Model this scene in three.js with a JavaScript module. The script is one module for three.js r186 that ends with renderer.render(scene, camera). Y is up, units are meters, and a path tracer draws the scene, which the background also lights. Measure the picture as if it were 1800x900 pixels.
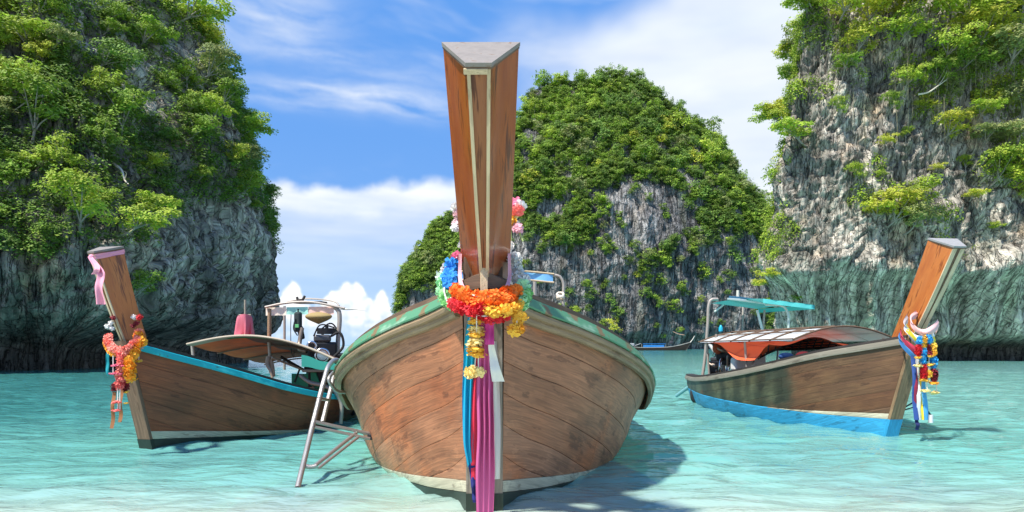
import * as THREE from 'three';
import { mergeGeometries, mergeVertices, toCreasedNormals } from 'three/addons/utils/BufferGeometryUtils.js';
import { RoundedBoxGeometry } from 'three/addons/geometries/RoundedBoxGeometry.js';

// ---------------------------------------------------------------- camera, sky, sun, exposure
const EYE = 1.1, FOCAL = 1194, HORIZON = 608;            // eye height (m), focal length and horizon row of a 1800 x 900 frame
const scene = new THREE.Scene();
const camera = new THREE.PerspectiveCamera(2 * Math.atan(HORIZON / FOCAL) * 180 / Math.PI, 1800 / 1216, 0.1, 9000);
camera.position.set(0, EYE, 0);
camera.lookAt(0, EYE, -10);
camera.setViewOffset(1800, 1216, 0, 0, 1800, 900);       // rising front: verticals stay upright
const renderer = new THREE.WebGLRenderer({ antialias: true });
renderer.toneMapping = THREE.LinearToneMapping;
renderer.toneMappingExposure = 1.45;
renderer.shadowMap.enabled = true;

const SUN = new THREE.Vector3(-0.40, 0.86, 0.33).normalize();
const sun = new THREE.DirectionalLight(new THREE.Color(1.0, 0.95, 0.86), 5);
sun.position.copy(SUN).multiplyScalar(150);
sun.target.position.set(0, 0, -20);
sun.position.add(sun.target.position);
sun.castShadow = true;
sun.shadow.radius = 5;
sun.shadow.mapSize.set(4096, 4096);
Object.assign(sun.shadow.camera, { left: -90, right: 90, top: 90, bottom: -90, near: 1, far: 400 });
scene.add(sun, sun.target);

// ---------------------------------------------------------------- noise
function rng(seed) { let a = seed >>> 0; return () => { a = (a + 0x6d2b79f5) | 0; let t = Math.imul(a ^ (a >>> 15), 1 | a); t = (t + Math.imul(t ^ (t >>> 7), 61 | t)) ^ t; return ((t ^ (t >>> 14)) >>> 0) / 4294967296; }; }
const PERM = new Uint8Array(512), GX = new Float32Array(256), GY = new Float32Array(256), GZ = new Float32Array(256);
{ const r = rng(77), p = [...Array(256).keys()]; for (let i = 255; i > 0; i--) { const j = Math.floor(r() * (i + 1)); [p[i], p[j]] = [p[j], p[i]]; }
  for (let i = 0; i < 512; i++) PERM[i] = p[i & 255];
  for (let i = 0; i < 256; i++) { const z = r() * 2 - 1, a = r() * 6.28318, q = Math.sqrt(1 - z * z); GX[i] = q * Math.cos(a) * 1.5; GY[i] = q * Math.sin(a) * 1.5; GZ[i] = z * 1.5; } }
function noise(x, y, z = 0, px = 256, py = 256) {           // gradient noise in about -1..1, repeats after px, py whole steps
  const fx = Math.floor(x), fy = Math.floor(y), fz = Math.floor(z); x -= fx; y -= fy; z -= fz;
  const wrap = px !== 256 || py !== 256, X0 = wrap ? ((fx % px) + px) % px & 255 : fx & 255, X1 = wrap ? (X0 + 1) % px & 255 : (X0 + 1) & 255, Y0 = wrap ? ((fy % py) + py) % py & 255 : fy & 255, Y1 = wrap ? (Y0 + 1) % py & 255 : (Y0 + 1) & 255, Z0 = fz & 255, Z1 = (fz + 1) & 255;
  const u = x * x * x * (x * (x * 6 - 15) + 10), v = y * y * y * (y * (y * 6 - 15) + 10), w = z * z * z * (z * (z * 6 - 15) + 10);
  const A = PERM[X0], B = PERM[X1], AA = PERM[A + Y0], AB = PERM[A + Y1], BA = PERM[B + Y0], BB = PERM[B + Y1];
  let h = PERM[AA + Z0]; const a0 = GX[h] * x + GY[h] * y + GZ[h] * z; h = PERM[BA + Z0]; const a1 = GX[h] * (x - 1) + GY[h] * y + GZ[h] * z;
  h = PERM[AB + Z0]; const b0 = GX[h] * x + GY[h] * (y - 1) + GZ[h] * z; h = PERM[BB + Z0]; const b1 = GX[h] * (x - 1) + GY[h] * (y - 1) + GZ[h] * z;
  h = PERM[AA + Z1]; const c0 = GX[h] * x + GY[h] * y + GZ[h] * (z - 1); h = PERM[BA + Z1]; const c1 = GX[h] * (x - 1) + GY[h] * y + GZ[h] * (z - 1);
  h = PERM[AB + Z1]; const e0 = GX[h] * x + GY[h] * (y - 1) + GZ[h] * (z - 1); h = PERM[BB + Z1]; const e1 = GX[h] * (x - 1) + GY[h] * (y - 1) + GZ[h] * (z - 1);
  const k0 = a0 + u * (a1 - a0), k1 = b0 + u * (b1 - b0), k2 = c0 + u * (c1 - c0), k3 = e0 + u * (e1 - e0), m0 = k0 + v * (k1 - k0), m1 = k2 + v * (k3 - k2);
  return m0 + w * (m1 - m0);
}
function noise2(x, y, k) {                                    // a flat cut through another noise, four corners only
  const fx = Math.floor(x), fy = Math.floor(y); x -= fx; y -= fy; const X = fx & 255, Y = fy & 255, K = PERM[k & 255];
  const u = x * x * (3 - 2 * x), v = y * y * (3 - 2 * y), A = PERM[X + K] + Y, B = PERM[((X + 1) & 255) + K] + Y;
  let h = PERM[A & 255]; const a = GX[h] * x + GY[h] * y; h = PERM[B & 255]; const b = GX[h] * (x - 1) + GY[h] * y; h = PERM[(A + 1) & 255]; const c = GX[h] * x + GY[h] * (y - 1); h = PERM[(B + 1) & 255]; const d = GX[h] * (x - 1) + GY[h] * (y - 1);
  return a + u * (b - a) + v * (c + u * (d - c) - a - u * (b - a));
}
function fbm2(x, y, k, o = 4, gain = 0.5) { let s = 0, a = 1, n = 0; for (let i = 0; i < o; i++) { s += a * noise2(x, y, k + i * 37); n += a; a *= gain; x = x * 2.03 + 11.3; y = y * 2.03 + 5.7; } return s / n; }
function fbm(x, y, z, o = 4, gain = 0.5) { let s = 0, a = 1, n = 0; for (let i = 0; i < o; i++) { s += a * noise(x, y, z); n += a; a *= gain; x = x * 2.03 + 11.3; y = y * 2.03 + 5.7; z = z * 2.03 + 3.1; } return s / n; }
function tfbm(x, y, p, q, o = 4, gain = 0.5, z = 0) { let s = 0, a = 1, n = 0; for (let i = 0; i < o; i++) { s += a * noise(x, y, z + i * 7.3, p, q); n += a; a *= gain; x *= 2; y *= 2; p *= 2; q *= 2; } return s / n; }   // tiles after p, q
function ridged(x, y, z, o = 4) { let s = 0, a = 1, n = 0; for (let i = 0; i < o; i++) { s += a * (1 - Math.abs(noise(x, y, z)) * 1.6); n += a; a *= 0.5; x = x * 2.1 + 9.1; y = y * 2.1 + 2.3; z = z * 2.1 + 6.7; } return s / n; }
function cells(x, y, seed = 0, p = 256) {                     // [distance to nearest, to second nearest, id] of jittered cells
  const ix = Math.floor(x), iy = Math.floor(y); let d1 = 9, d2 = 9, id = 0;
  for (let j = -1; j <= 1; j++) for (let i = -1; i <= 1; i++) {
    const h = PERM[PERM[PERM[(((ix + i) % p) + p) % p & 255] + ((((iy + j) % p) + p) % p & 255)] + (seed & 255)], h2 = PERM[h + 31];
    const dx = ix + i + 0.1 + 0.8 * h / 255 - x, dy = iy + j + 0.1 + 0.8 * h2 / 255 - y, d = Math.sqrt(dx * dx + dy * dy);
    if (d < d1) { d2 = d1; d1 = d; id = h; } else if (d < d2) d2 = d;
  }
  return [d1, d2, id];
}
const clamp = (x, a = 0, b = 1) => Math.min(b, Math.max(a, x)), lerp = (a, b, t) => a + (b - a) * t;
const smooth = (a, b, x) => { const t = clamp((x - a) / (b - a)); return t * t * (3 - 2 * t); };
function table(rows) {                                        // rows [x, a, b, ...] -> f(x, column), smooth through every row
  return (x, c = 1) => {
    const n = rows.length; let i = 0; while (i < n - 2 && x > rows[i + 1][0]) i++;
    const p = rows[i], q = rows[i + 1], h = q[0] - p[0], t = clamp((x - p[0]) / h), o = rows[i - 1], r = rows[i + 2];
    let m0 = (q[c] - p[c]) / h, m1 = m0; const d = m0;
    if (o) { const e = (p[c] - o[c]) / (p[0] - o[0]); m0 = e * d <= 0 ? 0 : 2 / (1 / e + 1 / d); }
    if (r) { const e = (r[c] - q[c]) / (r[0] - q[0]); m1 = e * d <= 0 ? 0 : 2 / (1 / e + 1 / d); }
    const t2 = t * t, t3 = t2 * t;
    return p[c] * (2 * t3 - 3 * t2 + 1) + m0 * h * (t3 - 2 * t2 + t) + q[c] * (3 * t2 - 2 * t3) + m1 * h * (t3 - t2);
  };
}

// ---------------------------------------------------------------- the sky: blue air, high streaked cirrus, a bank of cloud and cumulus far out
{
  const W = 3200, H = 1600, data = new Float32Array(W * H * 4);
  const blob = (x, y, cx, cy, rx, ry) => { const a = (x - cx) / rx, b = (y - cy) / ry; return Math.exp(-(a * a + b * b)); };
  // heaps of cumulus low over the sea: [bearing, half width, base, top]
  const heaps = [[-0.236, 0.050, 0.020, 0.108], [-0.192, 0.022, 0.02, 0.086], [-0.31, 0.035, 0.02, 0.088], [-0.275, 0.02, 0.02, 0.07], [0.9, 0.12, 0.02, 0.13], [1.5, 0.2, 0.02, 0.12], [2.3, 0.16, 0.02, 0.11], [-1.1, 0.14, 0.02, 0.12], [-1.9, 0.2, 0.02, 0.13], [-2.7, 0.15, 0.02, 0.1]];
  for (let row = 0; row < H; row++) {
    const up = ((row + 0.5) / H - 0.5) * Math.PI, y = Math.sin(up), ce = Math.cos(up);
    for (let col = 0; col < W; col++) {
      const o = (row * W + col) * 4; data[o + 3] = 1;
      if (up < -0.02) { data[o] = 0.12; data[o + 1] = 0.36; data[o + 2] = 0.42; continue; }
      const round = ((col + 0.5) / W - 0.5) * 2 * Math.PI, x = Math.cos(round) * ce, z = Math.sin(round) * ce;
      const bear = Math.atan2(x, -z), e = up;
      // clear air
      const h = clamp(e / 0.5), t = 1 - Math.exp(-h * 3.2);
      let r = lerp(0.36, 0.094, t), g = lerp(0.58, 0.285, t), b = lerp(0.90, 0.735, t);
      const hi = smooth(0.5, 1.4, e); r = lerp(r, 0.05, hi); g = lerp(g, 0.19, hi); b = lerp(b, 0.6, hi);
      // cirrus: streaks drawn out along the wind, thinner towards the zenith
      const k = 1 / (y + 0.16), sx = x * k * 1.5, sz = z * k * 1.5;
      const w1 = fbm2(sx * 0.8 + 3, sz * 0.8, 16, 3), s1 = fbm2(bear * 3.2 + w1 * 0.7 + e * 2.2, (e - bear * 0.05) * 16 + w1 * 2.2, 43, 5, 0.55), big = fbm2(sx * 0.55 + 7.7, sz * 0.9 + 2.2, 92, 3);
      let c = smooth(0.02, 0.75, s1 * 0.9 + big * 0.55 + 0.02) * 0.62 * smooth(0.02, 0.2, e);
      const wob = 0.022 * fbm2(bear * 5, e * 9, 23, 4), yy = e + wob;
      const st = 0.42 + 1.0 * fbm2(bear * 7 + yy * 9, yy * 46 + 0.8 * wob * 40, 34, 6, 0.62);
      c *= 1 - 0.8 * blob(bear, e, -0.2, 0.30, 0.2, 0.05) - 0.5 * blob(bear, e, -0.12, 0.44, 0.1, 0.05);
      c = Math.max(c, 0.75 * st * blob(bear, yy, -0.35, 0.435, 0.10, 0.05), 0.62 * st * blob(bear, yy, -0.31, 0.395, 0.16, 0.012),
        0.9 * st * blob(bear, yy, -0.21, 0.345, 0.17, 0.022), 0.6 * st * blob(bear, yy, -0.32, 0.325, 0.10, 0.010), 0.35 * st * blob(bear, yy, -0.15, 0.375, 0.2, 0.02));
      // a sheet of high white cloud spreading to the right over the island
      const sheet = smooth(-0.04, 0.17, bear + 0.25 * (e - 0.3) + 0.11 * fbm2(bear * 4, e * 13, 62, 5, 0.6)) * smooth(0.475, 0.40, e - 0.10 * smooth(0.1, 0.4, bear) + 0.04 * fbm2(bear * 6 + 4, e * 8, 12, 4)) * smooth(2.2, 1.2, bear);
      c = Math.max(c, sheet * (0.80 + 0.28 * fbm2(bear * 4 + e * 3, e * 16, 89, 4)));
      // the long bank with a bright upper edge
      const edge = 0.226 + 0.030 * fbm2(bear * 7, 2.7, 1, 4) + 0.016 * fbm2(bear * 16 + 3, e * 22, 91, 5, 0.6) + 0.012 * Math.sin(bear * 11 + 2.4), bank = smooth(edge + 0.009, edge - 0.010, e);
      const veil = bank * lerp(0.97, 0.58, smooth(edge - 0.015, edge - 0.05, e + 0.012 * fbm2(bear * 7, e * 30, 45, 3))) * (0.88 + 0.55 * fbm2(bear * 6 + e * 4, e * 40, 56, 4));
      c = Math.max(c, veil * smooth(0.0, 0.03, e + 0.02));
      c = clamp(c);
      const cl = 0.90 + 0.07 * fbm2(bear * 10, e * 34, 78, 4), low = smooth(0.2, 0.06, e);
      r = lerp(r, cl * lerp(0.92, 0.60, low), c); g = lerp(g, cl * lerp(0.955, 0.76, low), c); b = lerp(b, cl * lerp(1.0, 0.97, low), c);
      // cumulus
      if (e < 0.2) for (const [hb, hw, base, top] of heaps) {
        const dx = (bear - hb) / hw; if (Math.abs(dx) > 1.6) continue;
        const n = fbm2(bear * 46, e * 52, 17, 5, 0.55), bump = fbm2(bear * 30, hb * 5, 11, 3);
        const roof = base + (top - base) * (1 - dx * dx * 0.75) * (0.82 + 0.35 * bump) + 0.016 * n, m = smooth(roof + 0.003, roof - 0.004, e) * smooth(1.35, 1.0, Math.abs(dx) + 0.3 * n) * smooth(base - 0.02, base + 0.03, e + 0.02 * n);
        if (m <= 0) continue;
        const n2 = fbm2((bear + 0.006) * 46, (e - 0.006) * 52, 17, 5, 0.55), lit = clamp(0.72 + 1.5 * (n - n2) + 0.55 * (e - base) / (top - base) - 0.25);
        r = lerp(r, lerp(0.55, 0.98, lit), m); g = lerp(g, lerp(0.68, 0.98, lit), m); b = lerp(b, lerp(0.90, 1.0, lit), m);
      }
      data[o] = r * 0.85; data[o + 1] = g * 0.85; data[o + 2] = b * 0.83;
    }
  }
  const sky = new THREE.DataTexture(data, W, H, THREE.RGBAFormat, THREE.FloatType);
  sky.mapping = THREE.EquirectangularReflectionMapping; sky.magFilter = THREE.LinearFilter; sky.colorSpace = THREE.LinearSRGBColorSpace; sky.needsUpdate = true;
  scene.background = sky; scene.environment = sky;
}

// ---------------------------------------------------------------- helpers
const V = (x, y, z) => new THREE.Vector3(x, y, z);
const at = (px, py, d) => V((px - 900) * d / FOCAL, EYE - (py - HORIZON) * d / FOCAL, -d);   // a point sighted in the frame, d metres away
const used = {};
function numbered(name) { const n = used[name] ?? 0; used[name] = n + 1; return n ? name + '_' + String(n).padStart(3, '0') : name; }
function tag(o, label, category, group, kind) { o.userData = {}; if (label) o.userData.label = label; if (category) o.userData.category = category; if (group) o.userData.group = group; if (kind) o.userData.kind = kind; return o; }
function thing(name, label, category, pos = V(0, 0, 0), turn = 0, group) { const o = new THREE.Group(); o.name = numbered(name); o.position.copy(pos); o.rotation.y = turn; scene.add(o); return tag(o, label, category, group); }
function part(name, geo, mat, parent, label) { const m = new THREE.Mesh(geo, mat); m.name = name; m.castShadow = m.receiveShadow = true; if (label) m.userData.label = label; parent.add(m); return m; }
function single(name, geo, mat, label, category, group, kind) { const m = new THREE.Mesh(geo, mat); m.name = numbered(name); m.castShadow = m.receiveShadow = true; scene.add(m); return tag(m, label, category, group, kind); }
function texture(size, fn, srgb, repeat = 1) {
  const d = new Uint8Array(size * size * 4);
  for (let j = 0; j < size; j++) for (let i = 0; i < size; i++) { const c = fn(i / size, j / size), o = (j * size + i) * 4; d[o] = clamp(c[0]) * 255; d[o + 1] = clamp(c[1] ?? c[0]) * 255; d[o + 2] = clamp(c[2] ?? c[0]) * 255; d[o + 3] = 255; }
  const t = new THREE.DataTexture(d, size, size); t.wrapS = t.wrapT = THREE.RepeatWrapping; t.magFilter = THREE.LinearFilter; t.minFilter = THREE.LinearMipmapLinearFilter; t.generateMipmaps = true; if (srgb) t.colorSpace = THREE.SRGBColorSpace; t.repeat.set(repeat, repeat); t.needsUpdate = true; return t;
}
function std(r, g, b, o = {}) { const m = new THREE.MeshPhysicalMaterial({ roughness: 0.7, side: THREE.DoubleSide, ...o }); m.color.setRGB(r, g, b); return m; }
function grid(nu, nv, fn, color, wrapU) {                    // fn(i, j, u, v) -> [x, y, z, tu, tv]
  const p = [], t = [], c = [], idx = [];
  for (let j = 0; j <= nv; j++) for (let i = 0; i <= nu; i++) { const q = fn(i / nu, j / nv, i, j); p.push(q[0], q[1], q[2]); t.push(q[3] ?? i / nu, q[4] ?? j / nv); if (color) c.push(...color(i / nu, j / nv, q)); }
  for (let j = 0; j < nv; j++) for (let i = 0; i < nu; i++) { const a = j * (nu + 1) + i, b = a + 1, d = a + nu + 1, e = d + 1; idx.push(a, b, e, a, e, d); }
  const g = new THREE.BufferGeometry(); g.setAttribute('position', new THREE.Float32BufferAttribute(p, 3)); g.setAttribute('uv', new THREE.Float32BufferAttribute(t, 2));
  if (color) g.setAttribute('color', new THREE.Float32BufferAttribute(c, 3)); g.setIndex(idx); g.computeVertexNormals(); return g;
}
function tube(points, r, seg = 24, sides = 8, r1 = r) {
  const cv = new THREE.CatmullRomCurve3(points), g = new THREE.TubeGeometry(cv, seg, r, sides);
  if (r1 !== r) { const p = g.attributes.position, q = V(0, 0, 0), w = V(0, 0, 0); for (let i = 0; i <= seg; i++) { cv.getPointAt(i / seg, q); const k = lerp(1, r1 / r, i / seg); for (let j = 0; j <= sides; j++) { const n = i * (sides + 1) + j; w.fromBufferAttribute(p, n).sub(q).multiplyScalar(k).add(q); p.setXYZ(n, w.x, w.y, w.z); } } }
  return g;
}
function box(w, h, d, r = 0.01, pos, rot) { const g = new RoundedBoxGeometry(w, h, d, 2, Math.min(r, w * 0.45, h * 0.45, d * 0.45)); const m = new THREE.Matrix4(); if (rot) m.makeRotationFromEuler(new THREE.Euler(...rot)); if (pos) m.setPosition(pos); return g.applyMatrix4(m); }
function rod(a, b, r, sides = 8, r1 = r) { const d = b.clone().sub(a), g = new THREE.CylinderGeometry(r1, r, d.length(), sides, 1); g.applyQuaternion(new THREE.Quaternion().setFromUnitVectors(V(0, 1, 0), d.clone().normalize())); const c = a.clone().add(b).multiplyScalar(0.5); return g.translate(c.x, c.y, c.z); }
function join(list) { const l = list.map((g) => { const h = g.index ? g.toNonIndexed() : g; for (const k of Object.keys(h.attributes)) if (!['position', 'normal', 'uv'].includes(k)) h.deleteAttribute(k); return h; }); return mergeGeometries(l); }

// ---------------------------------------------------------------- sea, seabed
const depthAt = (x, d) => {                                     // depth of water (m) at x and d metres out from the eye
  const out = 0.16 + 0.30 * Math.max(0, d - 4.45) - 0.18 * Math.max(0, d - 6.5) - 0.08 * Math.max(0, d - 12) + 0.16 * smooth(0.5, -2.5, x) * smooth(4.6, 6, d) , bar = 0.30 * smooth(2, 9, x) * smooth(6, 11, d) * smooth(60, 30, d);
  const poolAndReflection = 1.2 * smooth(-3.6, -6.5, x + 0.07 * (d - 14)) * smooth(7.4, 12, d + 1.2 * noise(x * 0.3, d * 0.2, 3)) + 1.2 * smooth(60, 110, d);  // left side deeper; its darker teal also paints in the dark cliff reflection
  return Math.max(0.06, Math.min(out, 1.0) + poolAndReflection - bar + 0.10 * fbm(x * 0.3, d * 0.22, 3, 3) * smooth(4, 8, d));
};
const WATER = [[0, 0.80, 0.78, 0.66], [0.12, 0.66, 0.75, 0.64], [0.30, 0.48, 0.73, 0.66], [0.6, 0.33, 0.70, 0.63], [1.1, 0.20, 0.58, 0.535], [1.8, 0.115, 0.46, 0.435], [2.6, 0.075, 0.37, 0.36], [4, 0.05, 0.30, 0.30], [9, 0.05, 0.30, 0.32]];
const waterColour = table(WATER);
const ripples = texture(1024, (u, v) => {
  const w = 0.10 * tfbm(u * 4, v * 4, 4, 4, 3);
  return [0.5 + 0.30 * tfbm(u * 8 + w * 3, v * 26 + w * 5, 8, 26, 5, 0.58)];
}, false);
{
  // dense over the water in view, coarse all round
  const cols = []; for (let a = -180; a < 180;) { cols.push(a * Math.PI / 180); a += Math.abs(a + 0.01) < 46 ? 0.16 : 6; } cols.push(Math.PI);
  const rows = [0.5, 1.5, 2.6]; for (let r = 3.4; r < 6000;) { rows.push(r); r *= r < 9 ? 1.0095 : r < 40 ? 1.012 : r < 130 ? 1.03 : 1.16; }
  const wave = (x, z, d) => { const f = smooth(70, 12, d); if (f <= 0) return 0;
    const wx = x + 0.35 * noise(x * 0.35, z * 0.5, 2), wz = z + 0.3 * noise(x * 0.3 + 9, z * 0.45, 5);
    return f * (0.036 * noise(wx * 0.5, wz * 1.25, 1.1) + 0.036 * noise(wx * 1.1 + wz * 0.4, wz * 2.9, 7.7) + 0.028 * noise(wx * 2.4, wz * 6.0 + wx * 0.8, 3.3)); };
  const geo = grid(cols.length - 1, rows.length - 1, (u, v, i, j) => { const r = rows[j], x = Math.sin(cols[i]) * r, z = -Math.cos(cols[i]) * r; return [x, wave(x, z, r), z, x / 5, z / 5]; },
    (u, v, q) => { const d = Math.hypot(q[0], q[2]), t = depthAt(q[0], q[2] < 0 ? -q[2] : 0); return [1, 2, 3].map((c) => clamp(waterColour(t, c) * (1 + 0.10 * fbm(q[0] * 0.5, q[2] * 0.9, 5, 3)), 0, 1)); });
  const sea = std(1, 1, 1, { vertexColors: true, roughness: 0.09, transmission: 0.46, thickness: 0, ior: 1.33, bumpMap: ripples, bumpScale: 0.09, specularIntensity: 1 });
  tag(single('water', geo, sea), null, null, null, 'structure');
  const rows2 = [0.5, 2]; for (let r = 3; r < 6200; r *= r < 30 ? 1.05 : 1.2) rows2.push(r);
  const cols2 = []; for (let a = -180; a <= 180; a += Math.abs(a) < 48 ? 2 : 8) cols2.push(a * Math.PI / 180);
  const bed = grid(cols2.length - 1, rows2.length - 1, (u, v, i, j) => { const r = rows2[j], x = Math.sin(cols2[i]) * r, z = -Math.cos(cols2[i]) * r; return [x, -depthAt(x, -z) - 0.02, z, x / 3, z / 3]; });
  const sandMap = texture(512, (u, v) => { const n = tfbm(u * 6, v * 9, 6, 9, 5, 0.6), k = 0.86 + 0.12 * n; return [k, k * 0.96, k * 0.86]; }, true);
  tag(single('seabed', bed, std(0.78, 0.74, 0.62, { map: sandMap, roughness: 0.95, specularIntensity: 0.2 })), null, null, null, 'structure');
}

// ---------------------------------------------------------------- rock
const rockMap = texture(1024, (u, v) => {
  const n = tfbm(u * 8, v * 8, 8, 8, 6, 0.66), k = tfbm(u * 20, v * 5, 20, 5, 5, 0.6, 4), m = tfbm(u * 40, v * 40, 40, 40, 3, 0.6, 2);
  const e = Math.abs(tfbm(u * 13 + 0.2 * n, v * 3 + 0.2 * n, 13, 3, 5, 0.6, 33)), f = Math.abs(tfbm(u * 3 + 0.3 * n, v * 8, 3, 8, 4, 0.6, 41)), crack = Math.min(smooth(0.0, 0.05, e), 0.35 + 0.65 * smooth(0, 0.035, f));
  const l = clamp(0.80 + 0.30 * n + 0.46 * k + 0.12 * m) * lerp(0.5, 1, crack); return [l, l, l * 0.99];
}, true);
const rockBump = texture(1024, (u, v) => {
  const n = 1 - 2.2 * Math.abs(tfbm(u * 8, v * 3, 8, 3, 5, 0.6, 9)), f = 1 - 2.2 * Math.abs(tfbm(u * 26, v * 5, 26, 5, 4, 0.6, 3)), m = tfbm(u * 30, v * 30, 30, 30, 3, 0.6, 6);
  const q = tfbm(u * 8, v * 8, 8, 8, 4, 0.6, 0), e = Math.abs(tfbm(u * 13 + 0.2 * q, v * 3 + 0.2 * q, 13, 3, 5, 0.6, 33)), g = Math.abs(tfbm(u * 3 + 0.3 * q, v * 8, 3, 8, 4, 0.6, 41));
  return [clamp(0.20 + 0.24 * n + 0.18 * f + 0.16 * m + 0.22 * Math.min(smooth(0, 0.09, e), 0.4 + 0.6 * smooth(0, 0.06, g)))];
}, false);
const rockMat = std(1.25, 1.22, 1.18, { vertexColors: true, map: rockMap, bumpMap: rockBump, bumpScale: 0.36, roughness: 0.95, specularIntensity: 0.25 });
const farRockMat = std(1, 1, 1, { vertexColors: true, map: rockMap, bumpMap: rockBump, bumpScale: 2.4, roughness: 0.95, specularIntensity: 0.25 });
// A wall of rock over a curved foot. back(s, h): how far it leans back at height h, rough(p, s, h): outward relief. Returns a mesh and a sampler of its surface.
function rockWall({ foot, top, nu, nv, back, rough, colour, low = -0.6, uvScale = 6 }) {
  const curve = new THREE.CatmullRomCurve3(foot.map(([x, d]) => V(x, 0, -d)), false, 'centripetal'), L = curve.getLength();
  const pts = [], nor = []; for (let i = 0; i <= nu; i++) { pts.push(curve.getPointAt(i / nu)); const t = curve.getTangentAt(i / nu); nor.push(V(-t.z, 0, t.x)); }
  const hOf = (v, s, x) => low + (top(s, x) - low) * Math.pow(v, 1.12);
  const pos = (u, v, i) => { const s = u * L, o = pts[i], h = hOf(v, s, o.x), n = nor[i]; const b = back(s, h, o.x), x0 = o.x - n.x * b, z0 = o.z - n.z * b, q = rough(x0, h, z0, s); return [x0 + n.x * q, h + 0.15 * q * clamp(h / 3), z0 + n.z * q, s / uvScale, h / uvScale]; };
  const cache = []; const arc = new Float32Array(nu + 1), geo = grid(nu, nv, (u, v, i, j) => { const q = pos(u, v, i); if (j) { const o = cache[(j - 1) * (nu + 1) + i]; arc[i] += Math.min(1.5 * uvScale, Math.hypot(q[0] - o[0], q[1] - o[1], q[2] - o[2])) * 0.8; } q[4] = arc[i] / uvScale; cache.push(q); return q; });
  const N = geo.attributes.normal, col = new Float32Array(cache.length * 3);
  for (let n = 0; n < cache.length; n++) { const i = n % (nu + 1), c = colour(cache[n], i / nu * L, cache[n][1], V(N.getX(n), N.getY(n), N.getZ(n))); col.set(c, n * 3); }
  geo.setAttribute('color', new THREE.BufferAttribute(col, 3));
  const P = geo.attributes.position;
  const flip = (() => { let k = 0; for (let n = 0; n < cache.length; n += 97) { const i = n % (nu + 1); k += N.getX(n) * nor[i].x + N.getZ(n) * nor[i].z; } return k < 0 ? -1 : 1; })();
  const spot = (u, v) => { const i = Math.round(clamp(u) * nu), j = Math.round(clamp(v) * nv), n = j * (nu + 1) + i; return { p: V(P.getX(n), P.getY(n), P.getZ(n)), n: V(N.getX(n), N.getY(n), N.getZ(n)).multiplyScalar(flip), out: nor[i], foot: pts[i].x, s: u * L, h: P.getY(n) }; };
  return { geo, spot, L };
}
const mixc = (a, b, t) => [lerp(a[0], b[0], t), lerp(a[1], b[1], t), lerp(a[2], b[2], t)];
function limestone(q, s, h, n, o) {                              // pale and dark grey rock, tan where it broke, black drip streaks, green algae
  const [x, y, z] = q, big = fbm(x * 0.22, y * 0.16, z * 0.22, 4), fine = fbm(x * 1.3, y * 0.9, z * 1.3, 3);
  let c = mixc(o.dark, o.pale, smooth(-0.45, 0.55, big + 0.7 * fine));
  const drip = fbm(s * 1.2 + 0.25 * noise(s, h * 0.3), h * 0.07, 4.4, 5, 0.6);
  c = mixc(c, o.black, 0.8 * smooth(0.06, 0.34, drip + 0.15 * fine));
  c = mixc(c, o.tan, (o.tanShare ?? 0.7) * smooth(0.14, 0.42, fbm(x * 0.35 + 7, y * 0.25, z * 0.35, 4) + 0.2 * fine));
  c = mixc(c, o.green, (o.greenShare ?? 0.4) * smooth(0.0, 0.5, fbm(s * 0.9 + 3, h * 0.16 + 9, 2.2, 4) + 0.15 * fine));
  return c;
}
const crackLeft = (s, y) => { const wx = s + 0.8 * noise(s * 0.5, y * 0.3, 2), wy = y + 1.2 * noise(s * 0.3, y * 0.4, 5), [a, b] = cells(wx * 0.7, wy * 0.22, 5), [a2, b2, id2] = cells(wx * 1.6, wy * 0.8, 19); return 0.5 * smooth(0, 0.22, b - a) + 0.2 * smooth(0, 0.25, b2 - a2) + 0.2 * (id2 / 255 - 0.5); };
const leftTop = () => 30;
const farBack = table([[-2, 0], [6, 0], [10, 0.5], [15, 1.9], [20, 3.8], [24, 6.6], [27, 12], [30, 24]]), nearBack = table([[-2, 0], [4, 0], [8, 1.8], [14, 5.2], [17, 8], [21, 15], [26, 27], [30, 40]]);
const leftCliff = rockWall({
  foot: [[-44, 14], [-34, 20], [-26, 24], [-20.6, 27], [-17.6, 29.4], [-16.5, 35], [-16.4, 41], [-16.9, 46], [-19, 51], [-24, 56], [-36, 60]], top: leftTop, nu: 460, nv: 300, low: -0.8,
  back: (s, h) => { const notch = (3.4 * smooth(2.6, 0.9, h) + 0.9 * smooth(4.2, 2.2, h)) * lerp(1, 0.25, smooth(36, 42, s)), near = smooth(44, 26, s); return notch + farBack(h) * (1 - near) + near * nearBack(h); },
  rough: (x, y, z, s) => { const k = smooth(0.5, 2.2, y); return k * (1.5 * fbm(x * 0.16, y * 0.12, z * 0.16, 3) + 0.75 * (ridged(s * 0.42, y * 0.085, z * 0.1, 3) - 0.55) + 0.45 * (ridged(x * 0.9, y * 0.45, z * 0.9, 4) - 0.5) + crackLeft(s, y)) + 0.28 * fbm(x * 1.2, y * 1.1, z * 1.2, 3) + k * 0.9 * smooth(6, 2.6, y) * (ridged(s * 0.75, y * 0.12, 5, 2) - 0.6); },
  colour: (q, s, h, n) => mixc(limestone(q, s, h, n, { dark: [0.27, 0.255, 0.235], pale: [0.66, 0.62, 0.55], black: [0.11, 0.11, 0.105], tan: [0.46, 0.33, 0.20], green: [0.13, 0.15, 0.085], tanShare: 0.55, greenShare: 0.4 }), [0.06, 0.058, 0.055], 0.8 * smooth(1.6, 0.6, h)),  // rock near the water painted dark for the shaded notch
});
tag(single('cliff', leftCliff.geo, rockMat), null, null, null, 'structure');
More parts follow.
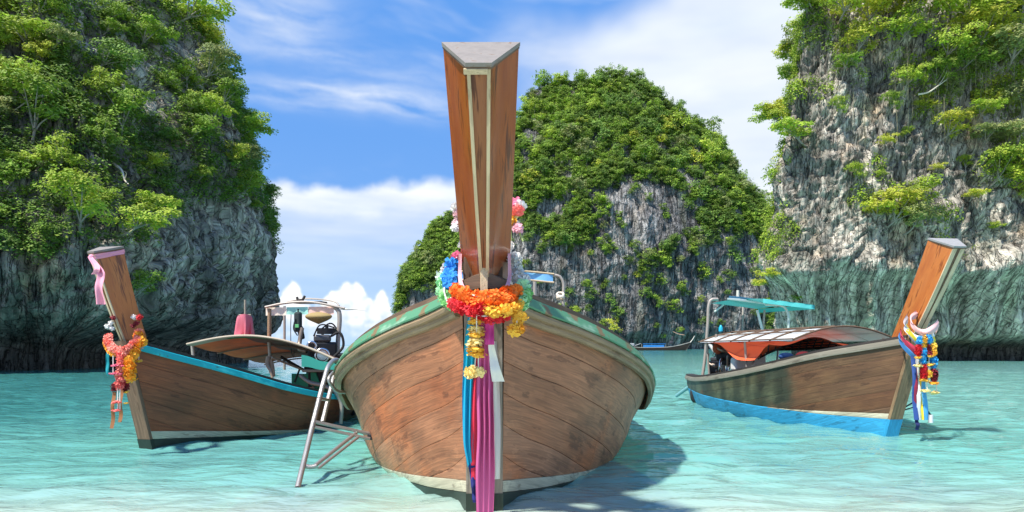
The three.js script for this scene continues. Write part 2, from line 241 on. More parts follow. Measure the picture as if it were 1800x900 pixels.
const rightCliff = rockWall({
  foot: [[40, 78], [29, 66], [22.4, 57], [20.2, 52], [20.6, 49.3], [23, 48.2], [26, 47.8], [30, 47.3], [36, 47], [44, 45], [54, 40], [64, 33]], top: () => 40, nu: 520, nv: 340, low: -0.8,
  back: (s, h) => { const in1 = 1.5 * smooth(6.4, 2.8, h + 1.3 * noise(s * 0.16, 7.7) + 0.5 * noise(s * 0.6, 3.3)) + 0.5 * smooth(3.2, 1.6, h) + 2.2 * smooth(1.9, 0.9, h) - 0.5 * smooth(5.4, 6.4, h) * smooth(8.5, 6.6, h); return in1 * smooth(26, 36, s) + (1 - smooth(26, 36, s)) * (0.9 * smooth(3, 1, h)) + 0.05 * Math.max(0, h - 9) * smooth(38, 30, s) + table([[-2, 0], [8, 0], [14, 0.9], [20, 1.5], [26, 2.2], [40, 9]])(h); },
  rough: (x, y, z, s) => {
    const k = smooth(0.3, 2, y), up = smooth(5.2, 7.5, y), wx = s + 0.9 * noise(s * 0.5, y * 0.35, 2) + 0.3 * noise(s * 1.6, y * 1.1, 8), wy = y + 1.1 * noise(s * 0.3, y * 0.4, 5) + 0.3 * noise(s * 1.3, y * 1.5, 3);
    const [a, b] = cells(wx * 0.62, wy * 0.26, 8), [a2, b2, id2] = cells(wx * 1.5, wy * 0.85, 21), some = smooth(-0.25, 0.25, noise(s * 0.3, y * 0.25, 12));
    const rock = 1.3 * (ridged(s * 0.28, y * 0.05, 2, 4) - 0.55) + 0.55 * smooth(0, 0.22, b - a) * some + 0.26 * smooth(0, 0.25, b2 - a2) * (1 - 0.5 * some) + 0.22 * (id2 / 255 - 0.5) + 0.42 * (ridged(x * 0.9, y * 0.55, z * 0.9, 3) - 0.5);
    const flute = 2.1 * (ridged(s * 0.36 + 0.10 * y, y * 0.05, 3, 2) - 0.6) + 0.55 * noise(s * 1.5 + 0.25 * y, y * 0.14, 6) + 0.25 * noise(s * 3.4 + 0.25 * y, y * 0.2, 16);
    return k * (1.2 * fbm(x * 0.17, y * 0.10, z * 0.17, 3) + up * rock + (1 - up) * flute) + 0.20 * fbm(x * 1.5, y * 1.2, z * 1.5, 3);
  },
  colour: (q, s, h, n) => { let c = limestone(q, s, h, n, { dark: [0.30, 0.285, 0.26], pale: [0.80, 0.75, 0.66], black: [0.11, 0.105, 0.10], tan: [0.66, 0.50, 0.34], green: [0.19, 0.22, 0.15], tanShare: 0.6, greenShare: 0.45 });
    const band = smooth(1.2, 2.2, h) * smooth(7.4, 5.6, h + 2.0 * noise(s * 0.16, 7.7) + 1.4 * fbm(s * 0.7, h * 0.5, 3, 3)), st = smooth(-0.28, 0.30, fbm(s * 1.5 + 0.16 * h + 0.15 * noise(s, h * 0.5), h * 0.03, 8.8, 4, 0.6));
    c = mixc(c, mixc([0.34, 0.30, 0.25], mixc([0.98, 0.90, 0.80], [0.74, 0.74, 0.58], smooth(-0.1, 0.3, noise(s * 0.7, h * 0.3, 44))), st), 0.85 * band); return mixc(c, [0.07, 0.062, 0.055], 0.85 * smooth(1.7, 0.8, h)); },  // foot painted dark for the shaded cavity under the overhang
});
tag(single('cliff', rightCliff.geo, rockMat), null, null, null, 'structure');
// the island: two shoulders of rock and forest across the bay
const isleTop = table([[-60, 20], [-47, 26], [-42, 36], [-33, 45], [-21, 51], [-12, 64], [-4, 97], [3, 102], [10, 102], [22, 102], [38, 103.5], [53, 104], [62, 94], [72, 86], [80, 79], [86, 66], [93, 54], [100, 44], [112, 38], [130, 25]]);
const island = rockWall({
  foot: [[-46, 262], [-44, 245], [-36, 236], [-20, 232], [0, 226], [30, 220], [60, 222], [90, 226], [112, 238], [126, 258]], top: (s, x) => isleTop(x), nu: 400, nv: 190, low: -1, uvScale: 26,
  back: (s, h, x) => { const T = isleTop(x), k = h / T; return T * (0.05 * k + 0.42 * Math.pow(Math.max(0, k - 0.12), 2.0)) + 3.5 * smooth(6, 1, h); },
  rough: (x, y, z, s) => 6 * fbm(x * 0.028, y * 0.028, z * 0.028, 4) + 3.0 * (ridged(s * 0.085, y * 0.03, z * 0.03, 4) - 0.5) + 1.6 * (ridged(x * 0.22, y * 0.15, z * 0.22, 3) - 0.5),
  colour: (q, s, h, n) => limestone([q[0] * 0.2, q[1] * 0.2, q[2] * 0.2], s * 0.22, h * 0.2, n, { dark: [0.22, 0.22, 0.23], pale: [0.60, 0.58, 0.56], black: [0.11, 0.11, 0.12], tan: [0.46, 0.36, 0.27], green: [0.13, 0.17, 0.07], tanShare: 0.45, greenShare: 0.4 }),
});
tag(single('island_hill', island.geo, farRockMat), null, null, null, 'structure');

// ---------------------------------------------------------------- trees and shrubs
const LEAF = (r, g, b) => std(r, g, b, { vertexColors: true, roughness: 0.75, specularIntensity: 0.35, transmission: 0.35, thickness: 0 });
const leafMats = [LEAF(0.36, 0.49, 0.05), LEAF(0.25, 0.39, 0.045), LEAF(0.19, 0.33, 0.055), LEAF(0.11, 0.21, 0.04), LEAF(0.30, 0.36, 0.12), LEAF(0.50, 0.56, 0.06)];
const barkMat = std(0.30, 0.27, 0.23, { roughness: 0.95 });
function leafPush(P, C, idx, c, n, len, wid, r, tint) {           // one folded leaf at c facing n
  const a = V(r() - 0.5, r() - 0.5, r() - 0.5).cross(n).normalize(), b = n.clone().cross(a), k = P.length / 3, f = len * 0.12;
  P.push(c.x - a.x * len / 2, c.y - a.y * len / 2, c.z - a.z * len / 2, c.x + b.x * wid / 2 - n.x * f, c.y + b.y * wid / 2 - n.y * f, c.z + b.z * wid / 2 - n.z * f, c.x + a.x * len / 2, c.y + a.y * len / 2, c.z + a.z * len / 2, c.x - b.x * wid / 2 - n.x * f, c.y - b.y * wid / 2 - n.y * f, c.z - b.z * wid / 2 - n.z * f);
  idx.push(k, k + 1, k + 2, k, k + 2, k + 3); for (let i = 0; i < 4; i++) C.push(tint[0], tint[1], tint[2]);
}
function pack(P, C, idx) { const g = new THREE.BufferGeometry(); g.setAttribute('position', new THREE.Float32BufferAttribute(P, 3)); g.setAttribute('color', new THREE.Float32BufferAttribute(C, 3)); g.setIndex(idx); g.computeVertexNormals(); return g; }
// A crown about 1 m in radius: sprigs of leaves gathered in lobes, flat shelves or a loose dome. Returns the geometry and where its limbs end.
function crownShape(seed, { lobes = 9, perLobe = 150, leaf = 0.13, flat = 0.7, shelf = 0.6, open = 0.5 }) {
  const r = rng(seed), P = [], C = [], idx = [], ends = [];
  for (let l = 0; l < lobes; l++) {
    const a = l * 2.4 + r(), d = Math.sqrt((l + 0.4) / lobes) * 0.72, y = (r() - 0.42) * 1.1 * flat + 0.25 * flat * (1 - d * d), c = V(Math.cos(a) * d, y, Math.sin(a) * d), R = 0.30 + 0.17 * r(), t = 0.78 + 0.44 * r();
    ends.push(c);
    const sprigs = Math.round(perLobe / 8);
    for (let k = 0; k < sprigs; k++) {
      const th = r() * 6.283, cy = 1 - 1.65 * r(), q = Math.sqrt(Math.max(0, 1 - cy * cy)), rad = R * (open + (1 - open) * Math.sqrt(r())), dir = V(Math.cos(th) * q, cy * shelf, Math.sin(th) * q), o = c.clone().addScaledVector(dir, rad), ti = t * (0.85 + 0.3 * r()), yel = 0.9 + 0.25 * r();
      for (let m = 0; m < 8; m++) {
        const p = o.clone().add(V(r() - 0.5, (r() - 0.5) * 0.6, r() - 0.5).multiplyScalar(leaf * 2.1)), n = V(dir.x * 0.7 + (r() - 0.5) * 1.1, 0.75 + (r() - 0.3) * 0.8, dir.z * 0.7 + (r() - 0.5) * 1.1).normalize(), s = leaf * (0.75 + 0.5 * r()), b = ti * (0.85 + 0.3 * r());
        leafPush(P, C, idx, p, n, s, s * 0.55, r, [b * yel, b, b]);
      }
    }
  }
  return { geo: pack(P, C, idx), ends };
}
function trunkShape(seed, ends, root) {                            // tapering stem from the rock, forking to the lobes
  const r = rng(seed), fork = V(root.x * 0.35, root.y * 0.35 - 0.1, root.z * 0.35), g = [tube([root, root.clone().lerp(fork, 0.55).add(V((r() - 0.5) * 0.15, -0.08, (r() - 0.5) * 0.15)), fork], 0.055, 7, 6, 0.035)];
  for (const e of ends.slice(0, 6)) g.push(tube([fork, fork.clone().lerp(e, 0.5).add(V((r() - 0.5) * 0.12, 0.06, (r() - 0.5) * 0.12)), e], 0.03, 5, 5, 0.009));
  return join(g);
}
const TONE = new Map(leafMats.map((m, i) => [m, ['fresh green', 'mid green', 'dark green', 'very dark green', 'greyish olive', 'bright yellow green'][i]]));
const nearCrowns = [], farCrowns = [];
for (let i = 0; i < 7; i++) { const c = crownShape(100 + i, { lobes: 9 + i % 3, perLobe: 152, leaf: 0.125, flat: [0.55, 0.75, 0.95][i % 3], shelf: [0.45, 0.6, 0.8][i % 3], open: 0.45 }); c.trunk = trunkShape(200 + i, c.ends, V(0, -1.15, 0)); c.slant = trunkShape(220 + i, c.ends, V(0, -0.55, -1.05)); nearCrowns.push(c); }
for (let i = 0; i < 5; i++) { const c = crownShape(300 + i, { lobes: 7 + i % 2, perLobe: 72, leaf: 0.20, flat: [1.0, 1.25, 0.85][i % 3], shelf: 1.0, open: 0.62 }); c.trunk = trunkShape(400 + i, c.ends.slice(0, 3), V(0, -1.0, -0.3)); farCrowns.push(c); }
const planted = { };
function plant(name, set, spotAt, R, mat, label, category, group, lean, r, rise = 0.5) {
  const c = set[Math.floor(r() * set.length)], t = thing(name, label, category, V(0, 0, 0), 0, group), o = spotAt.out;
  const steep = spotAt.n.y < 0.55, stem = set === farCrowns ? c.trunk : steep ? c.slant : c.trunk;
  // the crown stands off the rock on its stem: out on a steep face, upward on a ledge
  const out = steep ? 0.95 * lean : 0.15, up = steep ? 0.5 * rise * 1.1 : 0.95;
  t.position.copy(spotAt.p).addScaledVector(o, R * out); t.position.y += R * up;
  t.rotation.y = Math.atan2(o.x, o.z) + (r() - 0.5) * 0.7; t.scale.set(R * (0.9 + 0.25 * r()), R * (0.85 + 0.3 * r()), R * (0.9 + 0.25 * r()));
  part('trunk', stem, barkMat, t); part('crown', c.geo, mat, t); return t;
}
const frameOf = (p) => [900 + p.x * FOCAL / -p.z, HORIZON - (p.y - EYE) * FOCAL / -p.z];
function pick(wall, px, py) {                                       // the point of the wall that is seen there
  let best = null, bd = 1e9; for (let i = 0; i <= 160; i++) for (let j = 0; j <= 160; j++) { const s = wall.spot(i / 160, j / 160); if (s.p.z > -5) continue; const q = frameOf(s.p), toEye = s.p.x * s.n.x + (s.p.y - EYE) * s.n.y + s.p.z * s.n.z, d = Math.hypot(q[0] - px, q[1] - py) + (toEye > 0 ? 30 : 0) - 0.0 * s.p.z; if (d < bd) { bd = d; best = s; } }
  return best;
}
function pick2(wall, px, py, r) { for (let k = 0; k < 60; k++) { const s = wall.spot(0.2 + 0.6 * r(), 0.2 + 0.8 * r()); if (s.p.z > -5) continue; const q = frameOf(s.p); if (Math.abs(q[0] - px) < 60 && Math.abs(q[1] - py) < 60) return s; } return null; }
// loose shrub clumps and creepers that nobody could count
function clumpShape(seed, n, leaf, hang = 0) { const r = rng(seed), P = [], C = [], idx = []; for (let k = 0; k < n; k++) { const th = r() * 6.283, cy = 1 - 1.4 * r(), q = Math.sqrt(Math.max(0, 1 - cy * cy)), rad = 0.4 + 0.6 * Math.sqrt(r()), p = V(Math.cos(th) * q * rad, cy * rad * (0.8 + hang) - hang * 0.8, Math.sin(th) * q * rad), s = leaf * (0.7 + 0.6 * r()), b = 0.75 + 0.5 * r(); leafPush(P, C, idx, p, V(p.x * 0.6 + (r() - 0.5), 0.7 + (r() - 0.3), p.z * 0.6 + (r() - 0.5)).normalize(), s, s * 0.6, r, [b * (0.9 + 0.3 * r()), b, b]); } return pack(P, C, idx); }
function scatter(name, geo, mat, list) {
  const m = new THREE.InstancedMesh(geo, mat, list.length), M = new THREE.Matrix4(), q = new THREE.Quaternion(), e = new THREE.Euler(), c = new THREE.Color();
  list.forEach((l, i) => { e.set(0, l.turn, 0); q.setFromEuler(e); M.compose(l.p, q, V(l.r, l.r * (l.tall ?? 0.9), l.r)); m.setMatrixAt(i, M); c.setRGB(...l.tint); m.setColorAt(i, c); });
  m.name = numbered(name); m.castShadow = m.receiveShadow = true; scene.add(m); return tag(m, null, null, null, 'stuff');
}
{ // left cliff: forest hanging over bare rock
  const r = rng(5150), line = table([[0, 5], [30, 5.0], [32, 6.2], [36, 8.6], [39, 9.6], [43, 10.2], [47, 8.3], [52, 7.6], [80, 7]]);
  const placed = [], under = [];
  for (let k = 0; k < 60000 && (placed.length < 190 || under.length < 3800); k++) {
    const s = leftCliff.spot(0.28 + 0.5 * r(), 0.1 + 0.9 * r()); if (s.p.z > -12) continue; const q = frameOf(s.p); if (q[0] < -120 || q[0] > 560 || q[1] < -170 || q[1] > 640) continue;
    const over = s.h - line(s.s) - 0.9 * noise(s.s * 0.5, 3.3, s.h * 0.3); if (over < 0) continue;
    const bare = fbm(s.p.x * 0.22, s.p.y * 0.3, s.p.z * 0.22, 3) > 0.22 && s.h > 11 && s.s > 33;
    if (under.length < 3800 && !(bare && r() < 0.8) && r() < 0.5) under.push({ p: s.p.clone().addScaledVector(s.out, 0.15 + 0.3 * r()), r: 0.3 + 0.4 * r(), turn: r() * 6, tint: mixc([0.5, 0.55, 0.5], [1.05, 1.1, 0.9], r()) });
    if (placed.length < 190 && !bare) { const R = (0.75 + 1.35 * r() * r()) * (over < 1.6 ? 0.75 : 1) * (s.s > 44 ? 0.72 : 1); if (placed.some((b) => b.p.distanceTo(s.p) < (b.R + R) * 0.62)) continue; placed.push({ p: s.p, s, R }); }
  }
  for (const b of placed) {
    const t = fbm(b.p.x * 0.2 + 4, b.p.y * 0.22, b.p.z * 0.2, 2) + 0.5 * (r() - 0.5), mat = leafMats[t > 0.24 ? (r() < 0.5 ? 5 : 0) : t > 0.0 ? (r() < 0.6 ? 0 : 1) : t > -0.22 ? (r() < 0.3 ? 4 : 1) : r() < 0.6 ? 2 : 1];
    const rim = b.s.s > 44.5;
    const zone = rim ? 'on the edge of the dark cliff towards the open sea' : b.s.h > 13.5 ? 'high up on the dark wooded cliff' : b.s.h > 8.6 ? 'halfway up the dark wooded cliff' : 'low on the dark cliff just above bare rock';
    plant('tree', nearCrowns, b.s, b.R, mat, TONE.get(mat) + ' ' + (b.R > 1.35 ? 'broad tree ' : 'small tree ') + zone, 'tree', TONE.get(mat) + (b.R > 1.35 ? ' broad' : ' small') + ' trees ' + zone, 0.7, r);
  }
  plant('tree', nearCrowns, pick(leftCliff, 232, 512), 0.85, leafMats[1], 'low bright green bush hanging from dark bare rock behind the scarfed prow', 'bush', null, 0.9, r);
  plant('tree', nearCrowns, pick(leftCliff, 275, 520), 0.6, leafMats[1], 'small green bush on bare dark rock between the scarfed prow and the draped cloth', 'bush', null, 0.9, r);
  scatter('undergrowth', clumpShape(71, 60, 0.30), leafMats[2], under.slice(0, 2000)); scatter('undergrowth', clumpShape(72, 60, 0.26, 0.5), leafMats[1], under.slice(2000));
}
{ // right cliff: shrubs in the cracks, thick on top
  const r = rng(616), spots = [[1352, 4, 24], [1378, 10, 30], [1338, 92, 20], [1358, 84, 24], [1385, 75, 20], [1350, 222, 26], [1378, 212, 36], [1402, 200, 30], [1420, 140, 34], [1405, 250, 40], [1432, 275, 34], [1412, 300, 32], [1384, 330, 24], [1372, 360, 18],
    [1440, 62, 40], [1475, 28, 44], [1518, 42, 46], [1560, 26, 46], [1600, 20, 44], [1650, 14, 44], [1500, 92, 34], [1542, 104, 36], [1580, 70, 40], [1620, 62, 44], [1680, 34, 52], [1740, 24, 52], [1788, 40, 52], [1650, 100, 42], [1702, 84, 44], [1758, 112, 52], [1794, 130, 44], [1700, 148, 34], [1640, 150, 30], [1586, 150, 30], [1790, 218, 42], [1744, 200, 40], [1704, 206, 28], [1660, 240, 28], [1620, 188, 18], [1560, 194, 18], [1552, 252, 16], [1526, 262, 18], [1782, 292, 42], [1738, 312, 34], [1716, 252, 34], [1760, 256, 34], [1800, 330, 40],
    [1562, 392, 40], [1528, 384, 30], [1600, 404, 34], [1612, 352, 30], [1500, 312, 18], [1352, 500, 22], [1368, 486, 18], [1402, 470, 16], [1412, 528, 16], [1480, 122, 26], [1702, 352, 20], [1790, 352, 20], [1692, 300, 13], [1402, 190, 22], [1392, 130, 20], [1470, 200, 18], [1500, 170, 16], [1460, 330, 14], [1640, 300, 13], [1585, 250, 13], [1660, 170, 22], [1540, 150, 20], [1735, 60, 40], [1690, 120, 34], [1500, 10, 36], [1420, 20, 34], [1545, 320, 12], [1740, 400, 14]];
  const named = { 5: ['loose green tree overhanging the sky halfway up the pale cliff edge', 'tree'], 2: ['lacy dark green branch of a tree reaching into the sky near the top edge', 'tree'], 47: ['bushy pale green shrub on a ledge above the draped carved overhang', 'shrub'], 51: ['yellow green shrub just above the ledge of the pale cliff beside the long prow', 'shrub'], 53: ['small yellow shrub at the foot of the pale cliff behind the teal awning', 'shrub'] };
  spots.forEach(([px, py, rp], i) => {
    const s = pick(rightCliff, px + 4, py + rp * 0.2); const R = rp * -s.p.z / FOCAL * 1.05, hot = fbm(px * 0.011, py * 0.012, 3, 2) + 0.5 * (r() - 0.5);
    const far = px < 1440, mat = leafMats[hot > 0.12 ? 5 : hot > -0.1 ? 0 : r() < 0.6 ? 1 : 4], n = named[i], zone = px < 1436 ? 'on the seaward edge of the pale grey cliff' : py < 70 ? 'high on the pale grey cliff at the top of the frame' : px > 1630 ? 'on the pale grey cliff above the leaning short prow' : 'among bare rock in the middle of the pale grey cliff';
    plant(rp > 25 ? 'tree' : 'shrub', nearCrowns, s, R, mat, n ? n[0] : TONE.get(mat) + (rp > 25 ? ' tree ' : ' shrub ') + zone, n ? n[1] : rp > 25 ? 'tree' : 'shrub', n ? null : TONE.get(mat) + (rp > 25 ? ' trees ' : ' shrubs ') + zone, 0.75, r, 0.8);
  });
  const under = [];
  for (let k = 0; k < 40000 && under.length < 2000; k++) {
    const s = rightCliff.spot(0.15 + 0.6 * r(), 0.15 + 0.75 * r()); if (s.p.z > -20) continue; const q = frameOf(s.p); if (q[0] < 1330 || q[0] > 1840 || q[1] < -120 || s.h < 7.2) continue;
    const m = fbm(s.p.x * 0.25, s.p.y * 0.22, s.p.z * 0.25, 3) + 0.30 * smooth(260, 0, q[1]) + 0.25 * smooth(1640, 1780, q[0]) * smooth(420, 250, q[1]) + 0.25 * smooth(1440, 1380, q[0]); if (m < 0.30) continue;
    under.push({ p: s.p.clone().addScaledVector(s.out, 0.1 + 0.25 * r()), r: 0.28 + 0.4 * r(), turn: r() * 6, tall: 0.8 + r(), tint: mixc([0.55, 0.6, 0.5], [1.1, 1.15, 1.0], r()) });
  }
  scatter('undergrowth', clumpShape(73, 60, 0.28, 0.5), leafMats[1], under.slice(0, 900)); scatter('undergrowth', clumpShape(74, 60, 0.26), leafMats[0], under.slice(900));
}
{ // the island's forest: the 300 crowns that show largest stand alone, the rest is one mass
  const r = rng(909), placed = [], rest = [];
  for (let k = 0; k < 90000 && rest.length < 2200; k++) {
    const s = island.spot(0.08 + 0.86 * r(), 0.04 + 0.96 * r()), q = frameOf(s.p); if (q[0] < 640 || q[0] > 1420 || s.h < 3) continue;
    const T = isleTop(s.foot), k2 = s.h / T, wood = fbm(s.p.x * 0.035, s.p.y * 0.045, s.p.z * 0.035, 3) + 0.62 * smooth(0.26, 0.66, k2) - 0.16 + 0.35 * smooth(0.75, 1, k2) - 0.25 * smooth(1080, 1200, q[0]) * smooth(300, 200, q[1]) * smooth(120, 190, q[1]);
    const p0 = wood > 0.2 ? (fbm(s.p.x * 0.09, s.p.y * 0.11, s.p.z * 0.09 + 5, 2) > 0.3 ? 0.06 : 1) : wood > 0.0 ? 0.22 : 0.045; if (r() > p0) continue;
    const R = (2.2 + 3.2 * r() * r()) * (wood > 0.2 ? 1 : 0.62);
    if (placed.length < 300) { if (placed.some((b) => b.p.distanceTo(s.p) < (b.R + R) * 0.78)) { if (r() < 0.25) rest.push({ p: s.p.clone().addScaledVector(s.out, 0.6), r: 1.2 + 1.3 * r(), turn: r() * 6, tint: mixc([0.6, 0.62, 0.55], [1.15, 1.15, 1.0], r()) }); continue; } placed.push({ p: s.p, s, R }); }
    else rest.push({ p: s.p.clone().addScaledVector(s.out, 0.8), r: 1.4 + 1.6 * r(), turn: r() * 6, tint: mixc([0.6, 0.62, 0.55], [1.15, 1.15, 1.0], r()) });
  }
  for (const b of placed) { const t = r(), mat = leafMats[t < 0.17 ? 0 : t < 0.55 ? 1 : t < 0.84 ? 2 : t < 0.96 ? 4 : 5], q = frameOf(b.s.p), zone = q[0] < 815 ? 'on the low shoulder of the island' : q[1] > 400 ? 'in the bare rock low on the island' : q[1] < 240 ? 'near the summit of the island' : 'halfway up the island', size = b.R > 3.4 ? ' large round tree ' : ' small round tree '; plant('island_tree', farCrowns, b.s, b.R, mat, TONE.get(mat) + size + zone, 'tree', TONE.get(mat) + size.replace('tree', 'trees') + zone, 0.35, r, 0.6); }
  scatter('shrubbery', farCrowns[1].geo, leafMats[1], rest.slice(0, 1300)); scatter('shrubbery', farCrowns[2].geo, leafMats[2], rest.slice(1300));
}

{ // pale bare limbs and hanging creepers
  const limb = (wall, px, py, pts, label) => { const s = pick(wall, px, py), d = -s.p.z - 1.2; const t = thing('bare_branch', label, 'branch', V(0, 0, 0)); const P = pts.map(([x, y], i) => at(x, y, d + 0.9 * (1 - i / (pts.length - 1)))); part('limb', tube(P, 0.075, 24, 7, 0.02), std(0.62, 0.56, 0.47, { roughness: 0.9 }), t); const q = P[Math.floor(P.length / 2)], e = P[P.length - 1]; part('twig', tube([q, q.clone().lerp(e, 0.5).add(V(0.05, 0.35, 0.1)), e.clone().add(V(-0.1, 0.55, 0.2))], 0.03, 12, 5, 0.008), std(0.55, 0.49, 0.40, { roughness: 0.9 }), t); };
  limb(leftCliff, 212, 300, [[200, 288], [214, 300], [219, 316], [226, 324]], 'crooked pale bare branch in the shade of the dark wooded cliff'); limb(leftCliff, 60, 175, [[104, 158], [80, 166], [50, 178], [22, 196]], 'long pale bare limb among leaves at the side of the dark cliff');
  limb(rightCliff, 1550, 140, [[1510, 122], [1535, 132], [1556, 145], [1580, 148]], 'pale bare branch slanting across the pale grey cliff below its top foliage'); limb(rightCliff, 1640, 165, [[1614, 166], [1632, 162], [1650, 150], [1664, 140]], 'curved pale bare branch on the pale grey cliff above the short prow'); limb(rightCliff, 1480, 120, [[1462, 112], [1476, 104], [1486, 90], [1490, 74]], 'upright pale bare branch near the edge of the pale grey cliff');
  const r = rng(31), vines = []; for (let k = 0; k < 90; k++) { const s = pick2(rightCliff, 1430 + 370 * r(), 10 + 170 * r(), r); if (!s) continue; const L = 1 + 2.4 * r(), o = s.p.clone().addScaledVector(s.out, 0.5 + 0.6 * r()); vines.push(tube([o, o.clone().add(V(0.08 * (r() - 0.5), -L * 0.5, 0.1 * r())), o.clone().add(V(0.2 * (r() - 0.5), -L, 0))], 0.022, 6, 4, 0.010)); }
  const m = single('creepers', join(vines), std(0.22, 0.20, 0.12, { roughness: 0.95 }), null, null, null, 'stuff');
}

// ---------------------------------------------------------------- boat materials
const grain = (u, v, z) => { const w = 0.35 * tfbm(u * 3, v * 4, 3, 4, 3, 0.5, z); return { fine: tfbm(u * 5 + w, v * 70 + w * 6, 5, 70, 4, 0.6, z), broad: tfbm(u * 2 + w, v * 14, 2, 14, 3, 0.5, z + 3), spot: tfbm(u * 9, v * 12, 9, 12, 4, 0.6, z + 8) }; };
const weathered = texture(1024, (u, v) => {
  const g = grain(u, v, 1), bare = smooth(0.16, 0.24, g.spot + 0.35 * g.fine + 0.2 * g.broad), soak = smooth(0.17, 0.24, tfbm(u * 4, v * 7, 4, 7, 5, 0.62, 51) + 0.2 * g.fine), scrape = smooth(0.30, 0.36, tfbm(u * 6, v * 60, 6, 60, 3, 0.6, 71) + 0.25 * g.spot);
  let c = [0.80, 0.79, 0.775].map((x) => x + 0.24 * g.fine + 0.12 * g.broad); c = mixc(c, [0.60, 0.57, 0.55].map((x) => x + 0.2 * g.fine), 0.75 * soak); c = mixc(c, [0.90, 0.90, 0.89], 0.55 * bare); return mixc(c, [0.95, 0.93, 0.90], 0.3 * scrape);
}, true);
const weatheredBump = texture(512, (u, v) => { const g = grain(u, v, 1); return [0.5 + 0.35 * g.fine + 0.15 * g.spot]; });
const teakMap = texture(1024, (u, v) => { const g = grain(u, v, 12), d = smooth(0.1, 0.45, g.fine * 0.7 + g.broad * 0.8); return [clamp(0.86 + 0.16 * g.broad - 0.42 * d + 0.10 * g.fine), clamp(0.80 + 0.26 * g.broad - 0.50 * d + 0.12 * g.fine), clamp(0.72 + 0.28 * g.broad - 0.46 * d)]; }, true);
const chipMap = texture(512, (u, v) => { const n = tfbm(u * 8, v * 8, 8, 8, 5, 0.62, 2) + 0.5 * tfbm(u * 24, v * 10, 24, 10, 3, 0.6, 5), chip = smooth(0.10, 0.2, n), pale = smooth(0.12, 0.4, tfbm(u * 5, v * 6, 5, 6, 4, 0.6, 9)), c = mixc(mixc([0.34, 0.56, 0.42], [0.58, 0.70, 0.60], pale), [0.50, 0.42, 0.30], chip); return c; }, true);
const chipTealMap = texture(512, (u, v) => { const n = tfbm(u * 8, v * 8, 8, 8, 5, 0.62, 22) + 0.5 * tfbm(u * 24, v * 10, 24, 10, 3, 0.6, 15), chip = smooth(0.36, 0.44, n), pale = smooth(0.0, 0.4, tfbm(u * 6, v * 6, 6, 6, 4, 0.6, 19)); return mixc(mixc([0.06, 0.66, 0.72], [0.30, 0.80, 0.84], pale), [0.40, 0.34, 0.28], chip); }, true);
const capMap = texture(256, (u, v) => { const n = tfbm(u * 6, v * 6, 6, 6, 5, 0.62, 4), s = smooth(0.15, 0.4, n); return mixc([0.66, 0.66, 0.66], [0.52, 0.42, 0.34], s).map((x) => x * (0.9 + 0.15 * n)); }, true);
const PLANK = (r, g, b) => std(r, g, b, { vertexColors: true, map: weathered, bumpMap: weatheredBump, bumpScale: 0.004, roughness: 0.62, clearcoat: 0.12, clearcoatRoughness: 0.45 });
const plankMats = [PLANK(0.66, 0.275, 0.135), PLANK(0.60, 0.245, 0.115), PLANK(0.66, 0.295, 0.155), PLANK(0.65, 0.235, 0.10)];
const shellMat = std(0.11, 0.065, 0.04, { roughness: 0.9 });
const tanWood = std(0.50, 0.35, 0.21, { map: weathered, bumpMap: weatheredBump, bumpScale: 0.004, roughness: 0.65 });
const brownBoard = std(0.24, 0.15, 0.095, { map: weathered, roughness: 0.7 });
const darkBoard = std(0.055, 0.045, 0.04, { map: weathered, roughness: 0.7 });
const greyWood = std(0.55, 0.47, 0.38, { map: weathered, bumpMap: weatheredBump, bumpScale: 0.005, roughness: 0.75 });
const teak = std(0.52, 0.135, 0.022, { map: teakMap, roughness: 0.36, clearcoat: 0.7, clearcoatRoughness: 0.14 });
const teakPanel = std(0.40, 0.16, 0.07, { map: teakMap, roughness: 0.5 });
const goldStrip = std(0.92, 0.74, 0.48, { map: weathered, roughness: 0.5 });
const chipGreen = std(1, 1, 1, { map: chipMap, roughness: 0.55 }), chipTeal = std(1, 1, 1, { map: chipTealMap, roughness: 0.5 });
const capMat = std(0.80, 0.71, 0.64, { map: capMap, roughness: 0.7 });
const creamPaint = std(0.86, 0.80, 0.60, { map: weathered, roughness: 0.6 }), greenBottom = std(0.035, 0.06, 0.045, { map: weathered, roughness: 0.5 }), blueBottom = std(0.05, 0.50, 0.92, { map: weathered, roughness: 0.5 });
const steel = std(0.42, 0.40, 0.38, { metalness: 0.75, roughness: 0.42, bumpMap: weatheredBump, bumpScale: 0.003 }), pipe = std(0.42, 0.37, 0.32, { metalness: 0.35, roughness: 0.55 });
const blackIron = std(0.022, 0.022, 0.025, { metalness: 0.5, roughness: 0.42 }), chrome = std(0.75, 0.75, 0.76, { metalness: 1, roughness: 0.2 }), rubber = std(0.02, 0.02, 0.02, { roughness: 0.85 });
const weave = texture(256, (u, v) => [0.5 + 0.25 * Math.sin(u * 6.2832 * 64) * Math.sin(v * 6.2832 * 64) + 0.2 * tfbm(u * 6, v * 6, 6, 6, 4, 0.6, 1)]);
const cloth = (r, g, b, o = {}) => std(r, g, b, { roughness: 0.85, sheen: 0.3, bumpMap: weave, bumpScale: 0.002, ...o });

